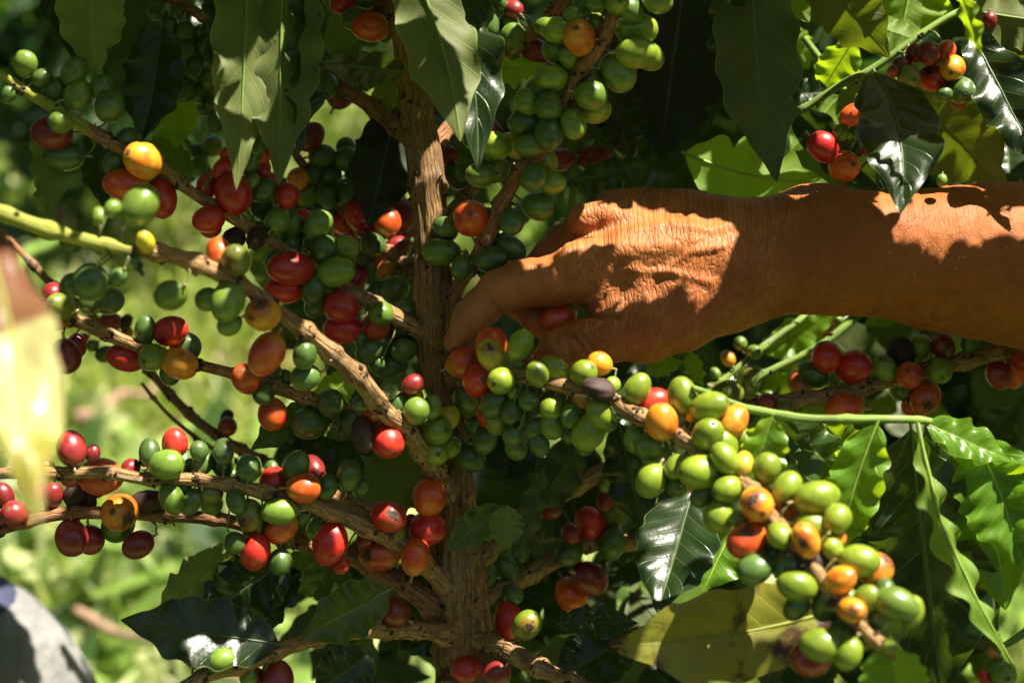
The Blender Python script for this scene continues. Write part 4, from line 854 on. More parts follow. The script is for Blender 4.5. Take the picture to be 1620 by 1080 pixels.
lf(T1, (738, 122, .76), (862, 100, .77), 27, 'L', 'U', roll=-40, fold=.3, wave=.05, label='small leaf with a sunlit curled rim')
lf(T1, (1090, -90, .80), (1045, 250, .82), 105, 'B', 'T', roll=8, fold=.12, wave=.03, label='very large dark leaf above the knuckles')
lf(T1, (965, 130, .80), (1000, 250, .82), 40, 'D', 'T', roll=-25)
lf(T1, (890, 150, .79), (985, 240, .82), 34, 'D', 'U', roll=25)
lf(TREE2, (1190, -110, .72), (1229, 288, .725), 60, 'D', 'U', roll=6, fold=.2, side=-.03, wave=.02, label='long leaf hanging to a sharp tip above the wrist')
lf(TREE2, (1150, -60, .72), (1165, 170, .76), 30, 'D', 'T', roll=30)
lf(TREE2, (1078, 240, .82), (1312, 292, .80), 55, 'L', 'U', roll=-20, fold=.15, wave=.02, side=-.05, label='broad translucent leaf behind the wrist')
lf(TREE2, (1030, 262, .84), (895, 292, .84), 26, 'D', 'T', roll=-20)
lf(TREE2, (1245, 165, .81), (1402, 305, .80), 32, 'D', 'T', roll=18, fold=.35, wave=.05, waves=3)
lf(TREE2, (1381, 110, .722), (1424, 338, .675), 58, 'D', 'T', roll=-16, fold=.30, side=.07, wave=.03, quilt=.022, waves=3, n=8, label='glossy leaf catching white sunlight over the forearm')
lf(TREE2, (1414, 122, .80), (1592, 300, .80), 66, 'M', 'U', roll=12, fold=.15, wave=.02)
lf(TREE2, (1532, 46, .745), (1652, 272, .71), 44, 'D', 'T', roll=-15, fold=.32, wave=.05, waves=4, quilt=.022, label='blue green glossy leaf with a pale wavy rim at the right edge')
lf(TREE2, (1275, -60, .76), (1408, 92, .78), 44, 'M', 'U', roll=10, fold=.15)
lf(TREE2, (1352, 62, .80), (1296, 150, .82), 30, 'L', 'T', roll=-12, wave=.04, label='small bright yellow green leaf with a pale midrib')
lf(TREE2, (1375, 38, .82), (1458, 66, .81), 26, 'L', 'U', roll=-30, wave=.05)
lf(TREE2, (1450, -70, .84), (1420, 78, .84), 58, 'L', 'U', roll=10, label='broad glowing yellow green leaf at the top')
lf(TREE2, (1510, -40, .66), (1553, 94, .66), 15, 'L', 'U', roll=30, fold=.4)
lf(TREE2, (1532, 16, .74), (1680, 40, .74), 46, 'M', 'U', roll=-12)
lf(TREE2, (1538, 26, .755), (1655, 150, .75), 34, 'M', 'U', roll=20)
lf(TREE2, (1250, 150, .81), (1318, 145, .81), 22, 'D', 'T', roll=-20)
lf(TREE2, (1330, 140, .83), (1420, 230, .84), 40, 'M', 'U', roll=10)
lf(TREE2, (1240, 40, .86), (1280, 110, .86), 24, 'L', 'U', roll=10)
lf(TREE2, (1240, -30, .80), (1280, 36, .80), 24, 'L', 'U', roll=-10)
lf(TREE2, (1330, 150, .86), (1250, 240, .86), 34, 'L', 'U', roll=-15)
lf(TREE2, (1590, 190, .86), (1600, 300, .84), 40, 'D', 'T', roll=-15)
lf(TREE2, (1480, 60, .88), (1560, 190, .88), 50, 'D', 'T', roll=-15)
# lower right
lf(T1, (1098, 770, .745), (1040, 970, .705), 58, 'D', 'T', roll=10, fold=.18, wave=.02, quilt=.02, n=7, label='grey green leaf with a shining midrib and bold shadows')
lf(T1, (1165, 820, .74), (1112, 935, .73), 40, 'L', 'T', roll=-10)
lf(T1, (1330, 962, .67), (958, 1022, .65), 66, 'Y', 'T', roll=-10, fold=.28, wave=.02, waves=3, side=.03, n=8, label='large yellowing leaf with brown stains')
lf(TREE2, (1390, 664, .675), (1328, 880, .68), 42, 'L', 'T', roll=12, fold=.3, side=-.03, quilt=.015, label='lit leaf hanging behind the blurred cherries')
lf(TREE2, (1440, 668, .70), (1490, 1110, .73), 92, 'D', 'T', roll=10, fold=.12, quilt=.018, n=8, label='very large dark shaded leaf hanging in the lower right')
lf(TREE2, (1452, 668, .665), (1606, 1058, .66), 30, 'L', 'U', roll=-52, fold=.35, side=-.05, wave=.035, waves=6, label='narrow bright leaf with a rippled sunlit edge')
lf(TREE2, (1500, 672, .71), (1590, 965, .69), 76, 'L', 'T', roll=14, fold=.2, side=.06, wave=.045, quilt=.035, waves=6, n=10, label='shiny puckered leaf at the right edge')
lf(TREE2, (1468, 668, .725), (1565, 1010, .72), 72, 'M', 'T', roll=6, fold=.15, quilt=.035, waves=5)
lf(TREE2, (1535, 684, .70), (1618, 900, .685), 60, 'L', 'T', roll=-8, fold=.2, side=.04, wave=.035, quilt=.04, waves=6, label='broad ribbed glossy leaf hanging at the right edge')
lf(TREE2, (1460, 668, .69), (1602, 730, .69), 30, 'L', 'T', roll=-30, fold=.3, wave=.05, quilt=.03)
lf(T1, (1430, 1120, .60), (1402, 1008, .60), 48, 'L', 'T', roll=-16, fold=.3, wave=.03)
lf(TREE2, (1222, 655, .665), (1186, 775, .67), 36, 'L', 'T', roll=-20, fold=.45, label='small yellow green leaf folded along its midrib')
lf(TREE2, (1226, 656, .68), (1280, 770, .70), 34, 'D', 'T', roll=20, fold=.3)
lf(TREE2, (1240, 664, .685), (1352, 780, .69), 36, 'M', 'T', roll=-14, fold=.3, quilt=.02)
lf(TREE2, (1300, 668, .70), (1375, 740, .70), 30, 'L', 'T', roll=10, fold=.3)
lf(TREE2, (1205, 560, .90), (1325, 498, .88), 26, 'L', 'T', roll=-14, fold=.25)
lf(TREE2, (1185, 620, .86), (1245, 590, .86), 18, 'L', 'T', roll=-24)
lf(T1, (1088, 555, .74), (1113, 612, .73), 14, 'L', 'T', roll=25, wave=.08)
lf(T1, (1020, 588, .77), (1082, 572, .76), 15, 'L', 'T', roll=-20, wave=.06)
lf(T1, (1030, 575, .80), (1100, 640, .82), 20, 'D', 'T', roll=-20)
lf(T1, (978, 662, .76), (1018, 845, .77), 36, 'D', 'T', roll=16, fold=.3, label='blue grey leaf reflecting the sky')
lf(T1, (918, 696, .80), (826, 812, .79), 36, 'D', 'U', roll=-12, fold=.25, side=.05)
lf(T1, (860, 740, .78), (812, 885, .78), 22, 'D', 'U', roll=-30, fold=.4, side=.04)
lf(T1, (802, 797, .745), (798, 870, .74), 25, 'M', 'U', roll=8, label='small oval leaf on the trunk side')
lf(T1, (796, 798, .75), (704, 872, .745), 26, 'M', 'T', roll=-16, fold=.2)
# lower left and centre
lf(T1, (622, 928, .735), (474, 1010, .71), 40, 'M', 'T', roll=-12, fold=.2, quilt=.024, n=8, label='clearly veined green leaf under the orange cherries')
lf(T1, (465, 868, .77), (492, 945, .78), 30, 'M', 'T', roll=10)
lf(T1, (450, 1020, .72), (190, 980, .70), 50, 'D', 'T', roll=14, fold=.15, wave=.03, label='dark leaf pointing left behind the lowest branch')
lf(T1, (372, 856, .75), (245, 985, .76), 32, 'M', 'U', roll=-20, fold=.2)
lf(T1, (460, 880, .76), (310, 985, .76), 50, 'D', 'T', roll=-12, fold=.15, quilt=.02)
lf(T1, (480, 900, .77), (350, 1010, .78), 40, 'D', 'T', roll=16, quilt=.03)
lf(T1, (590, 1030, .75), (495, 1100, .74), 42, 'D', 'T', roll=-10)
lf(T1, (690, 720, .80), (560, 790, .80), 52, 'M', 'U', roll=10)
lf(T1, (500, 635, .765), (396, 712, .76), 24, 'M', 'T', roll=-16)
lf(T1, (530, 640, .775), (438, 722, .77), 22, 'D', 'T', roll=14)
lf(T1, (540, 700, .78), (452, 745, .78), 30, 'D', 'T', roll=-14)
lf(T1, (560, 590, .80), (490, 655, .80), 26, 'L', 'U', roll=14)
lf(T1, (640, 950, .80), (700, 1040, .80), 40, 'D', 'T')
lf(T1, (880, 985, .74), (1010, 985, .75), 26, 'D', 'T', roll=-24)
lf(T1, (1010, 1000, .76), (870, 1080, .75), 46, 'D', 'T', roll=10)
lf(T1, (205, 388, .63), (228, 440, .625), 8, 'D', 'T', roll=30)
lf(T1, (270, 130, .86), (280, 235, .86), 34, 'L', 'U', roll=10)
lf(T1, (240, 215, .88), (300, 300, .88), 30, 'M', 'T', roll=-20)
# near blurred leaf, left edge
lf(TREE3, (-34, 330, .46), (58, 832, .39), 60, 'F', 'T', roll=-10, fold=.2, side=.02, wave=.05, waves=2, label='near blurred curled leaf, white yellow green below and reddish brown above')

# fruit stalks, one mesh of tiny stalks per branch
for key, lst in STALK.items():
    acc = Acc()
    for tp in lst:
        V, F, uv, c, s, fr = tube_geo(tp, 5, 0.0015, 0.1, (), 3); acc.add(V, F, 0, uv)
    b_ = BR[key]['o']; o = make('fruit_stalks', acc.build('fruit_stalks', [STALKM], WL[b_.name]), WL[b_.name], b_); o['kind'] = 'stuff'

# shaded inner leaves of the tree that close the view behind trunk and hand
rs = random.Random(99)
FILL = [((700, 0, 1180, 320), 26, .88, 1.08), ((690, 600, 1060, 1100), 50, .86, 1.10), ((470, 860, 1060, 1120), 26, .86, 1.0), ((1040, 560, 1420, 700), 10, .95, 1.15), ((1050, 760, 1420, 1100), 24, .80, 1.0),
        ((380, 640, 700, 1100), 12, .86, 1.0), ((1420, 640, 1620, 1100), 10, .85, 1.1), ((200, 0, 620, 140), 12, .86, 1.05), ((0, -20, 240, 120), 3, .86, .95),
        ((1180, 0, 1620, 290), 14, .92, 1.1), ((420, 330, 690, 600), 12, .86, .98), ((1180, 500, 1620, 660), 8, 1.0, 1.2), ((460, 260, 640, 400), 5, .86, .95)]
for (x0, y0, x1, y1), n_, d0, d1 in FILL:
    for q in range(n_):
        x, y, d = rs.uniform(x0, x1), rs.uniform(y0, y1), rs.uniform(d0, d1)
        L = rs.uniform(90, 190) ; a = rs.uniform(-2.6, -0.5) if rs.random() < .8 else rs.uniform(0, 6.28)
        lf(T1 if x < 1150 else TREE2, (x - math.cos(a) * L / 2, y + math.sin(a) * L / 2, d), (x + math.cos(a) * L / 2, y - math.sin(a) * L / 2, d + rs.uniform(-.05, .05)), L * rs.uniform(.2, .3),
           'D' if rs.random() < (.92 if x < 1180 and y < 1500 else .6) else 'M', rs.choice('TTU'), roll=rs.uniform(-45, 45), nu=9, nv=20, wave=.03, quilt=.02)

# ------------------------------------------------------------------ the picker's arm: one continuous body (photo pixels, z away from the camera)
HS = 3.6
hx = np.arange(650, 2250, HS); hy = np.arange(230, 640, HS); hz = np.arange(-190, 300, HS)
HX, HY, HZ = np.meshgrid(hx, hy, hz, indexing='ij'); HX = HX.astype(np.float32); HY = HY.astype(np.float32); HZ = HZ.astype(np.float32)
def cone(a, b, ra, rb):
    """round cone between two points"""
    a = np.array(a, np.float32); b = np.array(b, np.float32); ab = b - a
    t = ((HX - a[0]) * ab[0] + (HY - a[1]) * ab[1] + (HZ - a[2]) * ab[2]) / ab.dot(ab); t = np.clip(t, 0, 1)
    return np.sqrt((HX - a[0] - t * ab[0]) ** 2 + (HY - a[1] - t * ab[1]) ** 2 + (HZ - a[2] - t * ab[2]) ** 2) - (ra + (rb - ra) * t)
def chain(pts, k=6):
    d = None
    for p, q in zip(pts[:-1], pts[1:]):
        e = cone(p[:3], q[:3], p[3], q[3]); d = e if d is None else smin(d, e, k)
    return d
def smin(a, b, k):
    h = np.clip(0.5 + 0.5 * (b - a) / k, 0, 1); return b + (a - b) * h - k * h * (1 - h)
def smax(a, b, k): return -smin(-a, -b, k)
# forearm and wrist: elliptic sections along x:  x, cy, cz, ry, rz
sec = np.array([(1020, 398, 55, 96, 52), (1090, 415, 40, 108, 62), (1150, 421, 30, 108, 68), (1200, 412, 28, 99, 74), (1250, 399, 28, 97, 78), (1300, 396, 30, 103, 80), (1345, 398, 32, 101, 84),
                (1400, 402, 34, 101, 90), (1460, 408, 36, 111, 98), (1540, 412, 40, 123, 110), (1620, 419, 44, 134, 120), (1750, 428, 50, 146, 132), (1900, 436, 58, 150, 138), (2120, 440, 66, 150, 140)], float)
ii = [np.interp(hx, sec[:, 0], sec[:, k]) for k in range(1, 5)]
for k in range(4):          # smooth the section curves
    v = ii[k]; ker = np.hanning(17); ker /= ker.sum(); ii[k] = np.convolve(np.pad(v, 8, 'edge'), ker, 'valid')
cy, cz, ry, rz = [v[:, None, None].astype(np.float32) for v in ii]
arm = (np.sqrt(((HY - cy) / ry) ** 2 + ((HZ - cz) / rz) ** 2) - 1) * np.minimum(ry, rz)
arm = smax(arm, 1030 - HX, 40); arm = smax(arm, HX - 2160, 60)
# back of the hand: metacarpals fan from the wrist to four knuckles, filled by a slab
d = chain([(1190, 415, 0, 66), (1090, 400, -8, 60), (990, 408, -14, 50), (928, 424, -12, 46)], 10)                       # index metacarpal
d = smin(d, chain([(1190, 400, 45, 62), (1080, 372, 40, 56), (985, 355, 34, 46), (930, 362, 38, 39)], 10), 13)            # middle
d = smin(d, chain([(1190, 392, 70, 58), (1090, 352, 82, 50), (1010, 336, 88, 42), (955, 345, 96, 36)], 10), 15)           # ring
d = smin(d, chain([(1190, 385, 90, 52), (1100, 345, 122, 44), (1030, 328, 135, 36), (985, 336, 142, 30)], 10), 28)        # little
d = smin(d, chain([(1150, 440, 40, 60), (1040, 425, 48, 56), (960, 430, 56, 34)], 10), 24)                                # palm body
h = smin(arm, d, 34)
# index finger: bends at the knuckle, middle joint and end joint, tip down on the cherries
idx = chain([(935, 428, -14, 46), (880, 444, -14, 40), (832, 447, -10, 38), (790, 462, -4, 35), (762, 486, 0, 30), (742, 508, 3, 27), (722, 538, 7, 20.5)], 8)
h = smin(h, idx, 18)
# middle finger: behind the index, its pad closed on the picked cherry
mid = chain([(930, 372, 38, 36), (872, 408, 50, 31), (828, 446, 52, 28), (826, 478, 46, 26), (852, 508, 36, 23), (868, 516, 30, 20)], 8)
h = smin(h, mid, 7)
ringf = chain([(956, 352, 96, 32), (893, 378, 112, 28), (862, 420, 116, 26), (868, 450, 112, 24), (885, 468, 104, 20)], 8)
h = smin(h, ringf, 8)
lit_ = chain([(986, 340, 140, 27), (938, 372, 150, 24), (915, 415, 148, 22), (928, 455, 132, 20), (955, 475, 118, 17)], 8)
h = smin(h, lit_, 8)
# thumb: thenar mound, two joints, pad meeting the cherry from below
th = chain([(1150, 468, -2, 52), (1080, 502, -22, 52), (1020, 526, -38, 47), (965, 533, -44, 38), (920, 541, -44, 34.5), (888, 552, -40, 32), (864, 570, -32, 24)], 10)
h = smin(h, th, 15)
h = smin(h, chain([(1160, 450, 0, 62), (1080, 462, -14, 56), (1015, 468, -16, 46), (985, 478, -14, 34)], 10), 26)
# web fold and the crease at the finger root
h = smax(h, -cone((936, 500, -70), (1000, 505, -80), 5, 3), 10)
h = smin(h, cone((945, 470, -22), (990, 480, -24), 24, 20), 26)
# ulna head and tendon ridges
h = smin(h, cone((1275, 330, 60), (1320, 330, 62), 36, 36), 30)
h = smin(h, cone((990, 350, -8), (1130, 374, -24), 14, 8), 16)
h = smin(h, cone((970, 398, -56), (1120, 390, -54), 11, 7), 16)
h = smin(h, cone((902, 410, -44), (926, 404, -46), 24, 22), 16)      # knuckles
h = smin(h, cone((930, 346, 2), (952, 342, 0), 28, 26), 14)
h = smin(h, cone((968, 320, 66), (984, 318, 66), 24, 22), 14)


def surface_nets(d, x0, y0, z0, s):
    nx, ny, nz = d.shape; ins = d < 0
    c = [ins[i:nx - 1 + i, j:ny - 1 + j, k:nz - 1 + k] for i in (0, 1) for j in (0, 1) for k in (0, 1)]
    sm = sum(a.astype(np.int8) for a in c); act = (sm > 0) & (sm < 8)
    idx = -np.ones(act.shape, np.int64); I, J, K = np.nonzero(act); idx[I, J, K] = np.arange(len(I))
    acc = np.zeros((len(I), 3)); cnt = np.zeros(len(I))
    cor = [(i, j, k) for i in (0, 1) for j in (0, 1) for k in (0, 1)]
    for a in range(8):
        for b in range(a + 1, 8):
            A, B = cor[a], cor[b]
            if sum(abs(p - q) for p, q in zip(A, B)) != 1: continue
            da = d[I + A[0], J + A[1], K + A[2]]; db = d[I + B[0], J + B[1], K + B[2]]; m = (da < 0) != (db < 0)
            t = np.where(m, da / (da - db + 1e-9), 0)
            for ax in range(3): acc[:, ax] += np.where(m, A[ax] + (B[ax] - A[ax]) * t, 0)
            cnt += m
    V = acc / cnt[:, None] + np.stack([I, J, K], -1); V = V * s + np.array([x0, y0, z0])
    Fs = []
    for ax in range(3):
        o1, o2 = [(1, 2), (2, 0), (0, 1)][ax]
        sl0 = [slice(None)] * 3; sl1 = [slice(None)] * 3; sl0[ax] = slice(0, -1); sl1[ax] = slice(1, None)
        a, b = ins[tuple(sl0)], ins[tuple(sl1)]; ch = a != b; E = np.argwhere(ch); fl = a[ch]
        ok = np.all((E[:, [o1, o2]] > 0) & (E[:, [o1, o2]] < np.array([d.shape[o1] - 1, d.shape[o2] - 1])), 1); E = E[ok]; fl = fl[ok]
        def cell(u, v):
            Q = E.copy(); Q[:, o1] -= u; Q[:, o2] -= v; return idx[Q[:, 0], Q[:, 1], Q[:, 2]]
        q = np.stack([cell(1, 1), cell(0, 1), cell(0, 0), cell(1, 0)], -1); q[~fl] = q[~fl][:, ::-1]; Fs.append(q)
    F = np.concatenate(Fs); return V, F[(F >= 0).all(1)]
HV, HF = surface_nets(h, hx[0], hy[0], hz[0], HS)
del HX, HY, HZ, arm, d, idx, mid, ringf, lit_, th
# a little smoothing, then knuckle folds and creases cut as real relief
E_ = np.concatenate([HF[:, [0, 1]], HF[:, [1, 2]], HF[:, [2, 3]], HF[:, [3, 0]]])
def lap(V, lam):
    s = np.zeros_like(V); c = np.zeros(len(V)); np.add.at(s, E_[:, 0], V[E_[:, 1]]); np.add.at(c, E_[:, 0], 1)
    np.add.at(s, E_[:, 1], V[E_[:, 0]]); np.add.at(c, E_[:, 1], 1); return V + lam * (s / c[:, None] - V)
for _ in range(4): HV = lap(lap(HV, 0.6), -0.5)
def vnorm(V):
    n = np.cross(V[HF[:, 2]] - V[HF[:, 0]], V[HF[:, 3]] - V[HF[:, 1]]); s = np.zeros_like(V)
    for k in range(4): np.add.at(s, HF[:, k], n)
    return s / (np.linalg.norm(s, axis=1)[:, None] + 1e-9)
N_ = vnorm(HV)
if (N_ * (HV - HV.mean(0))).sum() < 0: HF = HF[:, ::-1]; N_ = vnorm(HV)
def crease(pts, w_, dep):
    """cut a groove along a polyline seen from the camera side"""
    D = np.full(len(HV), 1e9)
    for a, b in zip(pts[:-1], pts[1:]):
        a = np.array(a, float); b = np.array(b, float); ab = b - a; t = np.clip(((HV[:, :2] - a) @ ab) / ab.dot(ab), 0, 1)
        D = np.minimum(D, np.linalg.norm(HV[:, :2] - a - t[:, None] * ab, axis=1))
    return -dep * np.exp(-(D / w_) ** 2) * (N_[:, 2] < 0.2)
disp = np.zeros(len(HV))
for pts, w_, dep in ([((744, 513), (752, 524), (766, 530)), 3.5, 4.5], [((752, 502), (766, 516)), 3, 1.5], [((780, 480), (796, 500)), 4, 5.0], [((1180, 352), (1120, 366), (1060, 356), (1000, 366)), 7, -4.2], [((1120, 448), (1060, 432), (1000, 428)), 7, -3.8], [((1140, 392), (1085, 402), (1045, 432)), 6, -3.4], [((772, 470), (790, 494)), 3.5, 1.4],
                     [((920, 484), (930, 498), (950, 503), (975, 501)), 4.5, 6], [((955, 470), (946, 488)), 4, 2.5],
                     [((902, 532), (918, 548), (928, 566)), 3.2, 4.6], [((912, 524), (930, 543), (940, 556)), 3, 4.0], [((985, 520), (1010, 528), (1050, 530)), 4, 2.4], [((893, 540), (900, 556)), 3, 1.8],
                     [((1000, 515), (1060, 520), (1090, 512)), 4, 1.6], [((1005, 530), (1075, 532)), 4, 1.4],
                     [((1180, 330), (1176, 400), (1186, 480)), 3.5, 3.2], [((1212, 325), (1205, 400), (1200, 470)), 3.5, 3.6], [((1236, 340), (1222, 420), (1210, 490)), 3.5, 3.2],
                     [((1150, 400), (1152, 500)), 3.5, 1.6], [((878, 372), (872, 394)), 3, 1.3], [((890, 372), (888, 396)), 3, 1.3], [((902, 374), (902, 398)), 3, 1.2]):
    disp += crease(pts, w_, dep)
mk = np.exp(-((HV[:, 0] - 1090) / 130) ** 2)
wr = vnoise(HV[:, 0] / 7.5 + 2.2 * vnoise(HV[:, 0] / 60, HV[:, 1] / 45, 5), HV[:, 1] / 30 + HV[:, 2] / 40, 6)
disp += mk * 0.4 * wr * (HV[:, 1] < 530)
disp += 1.2 * vnoise(HV[:, 0] / 26, HV[:, 1] / 26 + HV[:, 2] / 30, 31) + 0.9 * vnoise(HV[:, 0] / 12, HV[:, 1] / 12 + HV[:, 2] / 14, 32)
HV = HV + N_ * disp[:, None]
D0 = 0.742
def hand_world(V):
    dz = V[:, 2] / 3000.0; dep = D0 + dz
    x = (V[:, 0] - 810) / FPX * D0; y = (540 - V[:, 1]) / FPX * D0
    # keep pixels near the section plane true: small parallax correction towards the lens
    x = x * (1 + dz / D0 * 0.55); y = y * (1 + dz / D0 * 0.55)
    return np.array(CAM)[None] + x[:, None] * np.array(XR) + y[:, None] * np.array(UP) + dep[:, None] * np.array(FW)
W_ = hand_world(HV)
t = NT('skin'); oc = t.coord('Object'); uvc = t.coord('UV')
px_ = t.mapping(uvc, (1, 1, 1))
a_ = t.noise(t.mapping(uvc, (1, 0.38, 1)), 125, 3, 0.6, 2.2)            # cross wrinkles
wob = t.n('ShaderNodeVectorMath', operation='MULTIPLY_ADD'); t.set(wob.inputs[0], t.n('ShaderNodeTexNoise', {'Vector': uvc, 'Scale': 40.0}).outputs['Color']); wob.inputs[1].default_value = (.012, .012, .012); t.set(wob.inputs[2], uvc)
b_ = t.voro(t.mapping(wob.outputs[0], (1, 0.36, 1)), 135, 'DISTANCE_TO_EDGE'); b2_ = t.voro(t.mapping(wob.outputs[0], (1, 0.8, 1)), 330, 'DISTANCE_TO_EDGE'); c2 = t.noise(oc, 900, 3, 0.6); e_ = t.noise(oc, 28, 4, 0.6); g_ = t.noise(oc, 150, 3, 0.6)
sx = t.n('ShaderNodeSeparateXYZ'); t.set(sx.inputs[0], uvc)
wm = t.math('MULTIPLY', t.ramp(sx.outputs[0], 0.20, 0.30), t.math('SUBTRACT', 1.0, t.ramp(sx.outputs[0], 0.60, 0.75)))
col = t.mix(t.ramp(e_, 0.35, 0.65), (0.40, 0.116, 0.026), (0.53, 0.185, 0.052))
col = t.mix(t.math('MULTIPLY', t.ramp(g_, 0.45, 0.7), 0.45), col, (0.30, 0.085, 0.022))
line = t.math('MULTIPLY', t.math('SUBTRACT', 1.0, t.ramp(b_, 0.0, 0.12)), wm)
col = t.mix(t.math('MULTIPLY', line, 0.40), col, (0.13, 0.045, 0.02))
col = t.mix(t.math('MULTIPLY', t.ramp(sx.outputs[0], 0.50, 0.75), 0.7), col, t.mix(t.ramp(g_, 0.35, 0.65), (0.31, 0.080, 0.008), (0.42, 0.118, 0.012)))
pal = t.math('SUBTRACT', 1.0, t.ramp(sx.outputs[0], 0.06, 0.22))         # paler finger tips
col = t.mix(t.math('MULTIPLY', pal, 0.35), col, (0.50, 0.26, 0.14))
t.set(t.b.inputs['Base Color'], col)
t.b.inputs['Specular IOR Level'].default_value = 0.33
t.set(t.b.inputs['Roughness'], t.math('ADD', t.math('MULTIPLY_ADD', t.ramp(sx.outputs[0], 0.5, 0.8), 0.14, 0.38), t.math('MULTIPLY', c2, 0.15)))
t.b.inputs['Subsurface Weight'].default_value = 0.15; t.b.inputs['Subsurface Radius'].default_value = (1.0, 0.35, 0.15); t.b.inputs['Subsurface Scale'].default_value = 0.003
hh = t.math('ADD', t.math('ADD', t.math('MULTIPLY', t.ramp(b_, 0.0, 0.22), t.math('MULTIPLY_ADD', wm, 0.9, 0.25)), t.math('MULTIPLY', t.ramp(b2_, 0.0, 0.2), 0.22)), t.math('ADD', t.math('MULTIPLY', t.math('MULTIPLY', t.ramp(a_, 0.3, 0.55), wm), 0.6), t.math('ADD', t.math('MULTIPLY', c2, 0.25), t.math('MULTIPLY', g_, 0.6))))
t.set(t.b.inputs['Normal'], t.bump(hh, 0.55, 0.0006))
SKIN = t.m
uvh = np.stack([(HV[:, 0] - 650) / 1000, (HV[:, 1] - 200) / 1000 + HV[:, 2] / 1400], -1)
org = Vector(W_[int(HV[:, 0].argmax())])
person = thing('person', 'bare tanned arm reaching in from the right, fingers picking a red cherry', 'person', org)
me = mesh('body', W_ - np.array(org)[None], HF, [SKIN], uv=uvh)
body = make('body', me, org, person)
# fine hairs on the forearm
HAIR = simple('hair', (0.10, 0.05, 0.03), 0.5, 0.3, 50)
acc = Acc(); hr = random.Random(12); Nw = vnorm(W_ ) ; 
if (Nw * (W_ - W_.mean(0))).sum() < 0: Nw = -Nw
cand = np.nonzero((HV[:, 0] > 1230) & (HV[:, 0] < 1660) & (N_[:, 2] < 0.3))[0]
for q in hr.sample(list(cand), 900):
    p = W_[q]; n_ = Nw[q]; dr = -np.array(XR) * 0.8 + n_ * 0.5 + np.array(UP) * hr.uniform(-.6, .3); L = hr.uniform(.002, .0055); r_ = 0.00007
    s_ = np.cross(dr, n_); s_ /= np.linalg.norm(s_); dr /= np.linalg.norm(dr); e2 = np.cross(dr, s_)
    Vh = []
    for k in range(3):
        f = k / 2; c_ = p + dr * L * f - n_ * 0.0012 * f * f
        for m in range(3): Vh.append(c_ + (s_ * math.cos(m * 2.09) + e2 * math.sin(m * 2.09)) * r_ * (1.1 - f))
    acc.add(Vh, gridfaces(3, 3, True).tolist(), 0)
o = make('arm_hair', acc.build('arm_hair', [HAIR], org), org, person); o['kind'] = 'stuff'
# pale dust flecks on the forearm
acc = Acc()
for x, y in ((1434, 388), (1458, 383), (1453, 395), (1490, 400), (1508, 388), (1513, 400), (1503, 427), (1440, 434), (1401, 402), (1449, 412), (1515, 408), (1540, 390), (1585, 366), (1590, 368), (1618, 378), (1495, 371), (1478, 398), (1507, 407), (1580, 395)):
    k = np.argmin((HV[:, 0] - x) ** 2 + (HV[:, 1] - y) ** 2 + 1e5 * (N_[:, 2] > 0)); lump(acc, W_[k], hr.uniform(.0003, .0005), 0, x)
FLECK = simple('dust', (0.75, 0.62, 0.48), 0.8, 0.1, 50)
o = make('dust_flecks', acc.build('dust_flecks', [FLECK], org), org, person); o['kind'] = 'stuff'
# the picked cherry, held between middle finger and thumb
p = Vector(hand_world(np.array([[884, 503, 4.0]]))[0])
o = bpy.data.objects.new('picked_cherry', CM[2].copy()); COL.objects.link(o); o.location = p
CH.setdefault('R', mat_cherry('R', False)); o.data.materials[0] = CH['R']; o.data.materials[1] = NAV
axh = (-XR * 0.85 - UP * 0.45 - FW * 0.25).normalized(); o.rotation_euler = axh.to_track_quat('Z', 'Y').to_euler(); o.scale = (.0078,) * 3
o['label'] = 'orange red cherry just picked, held inside the curled fingers above the thumb'; o['category'] = 'cherry'

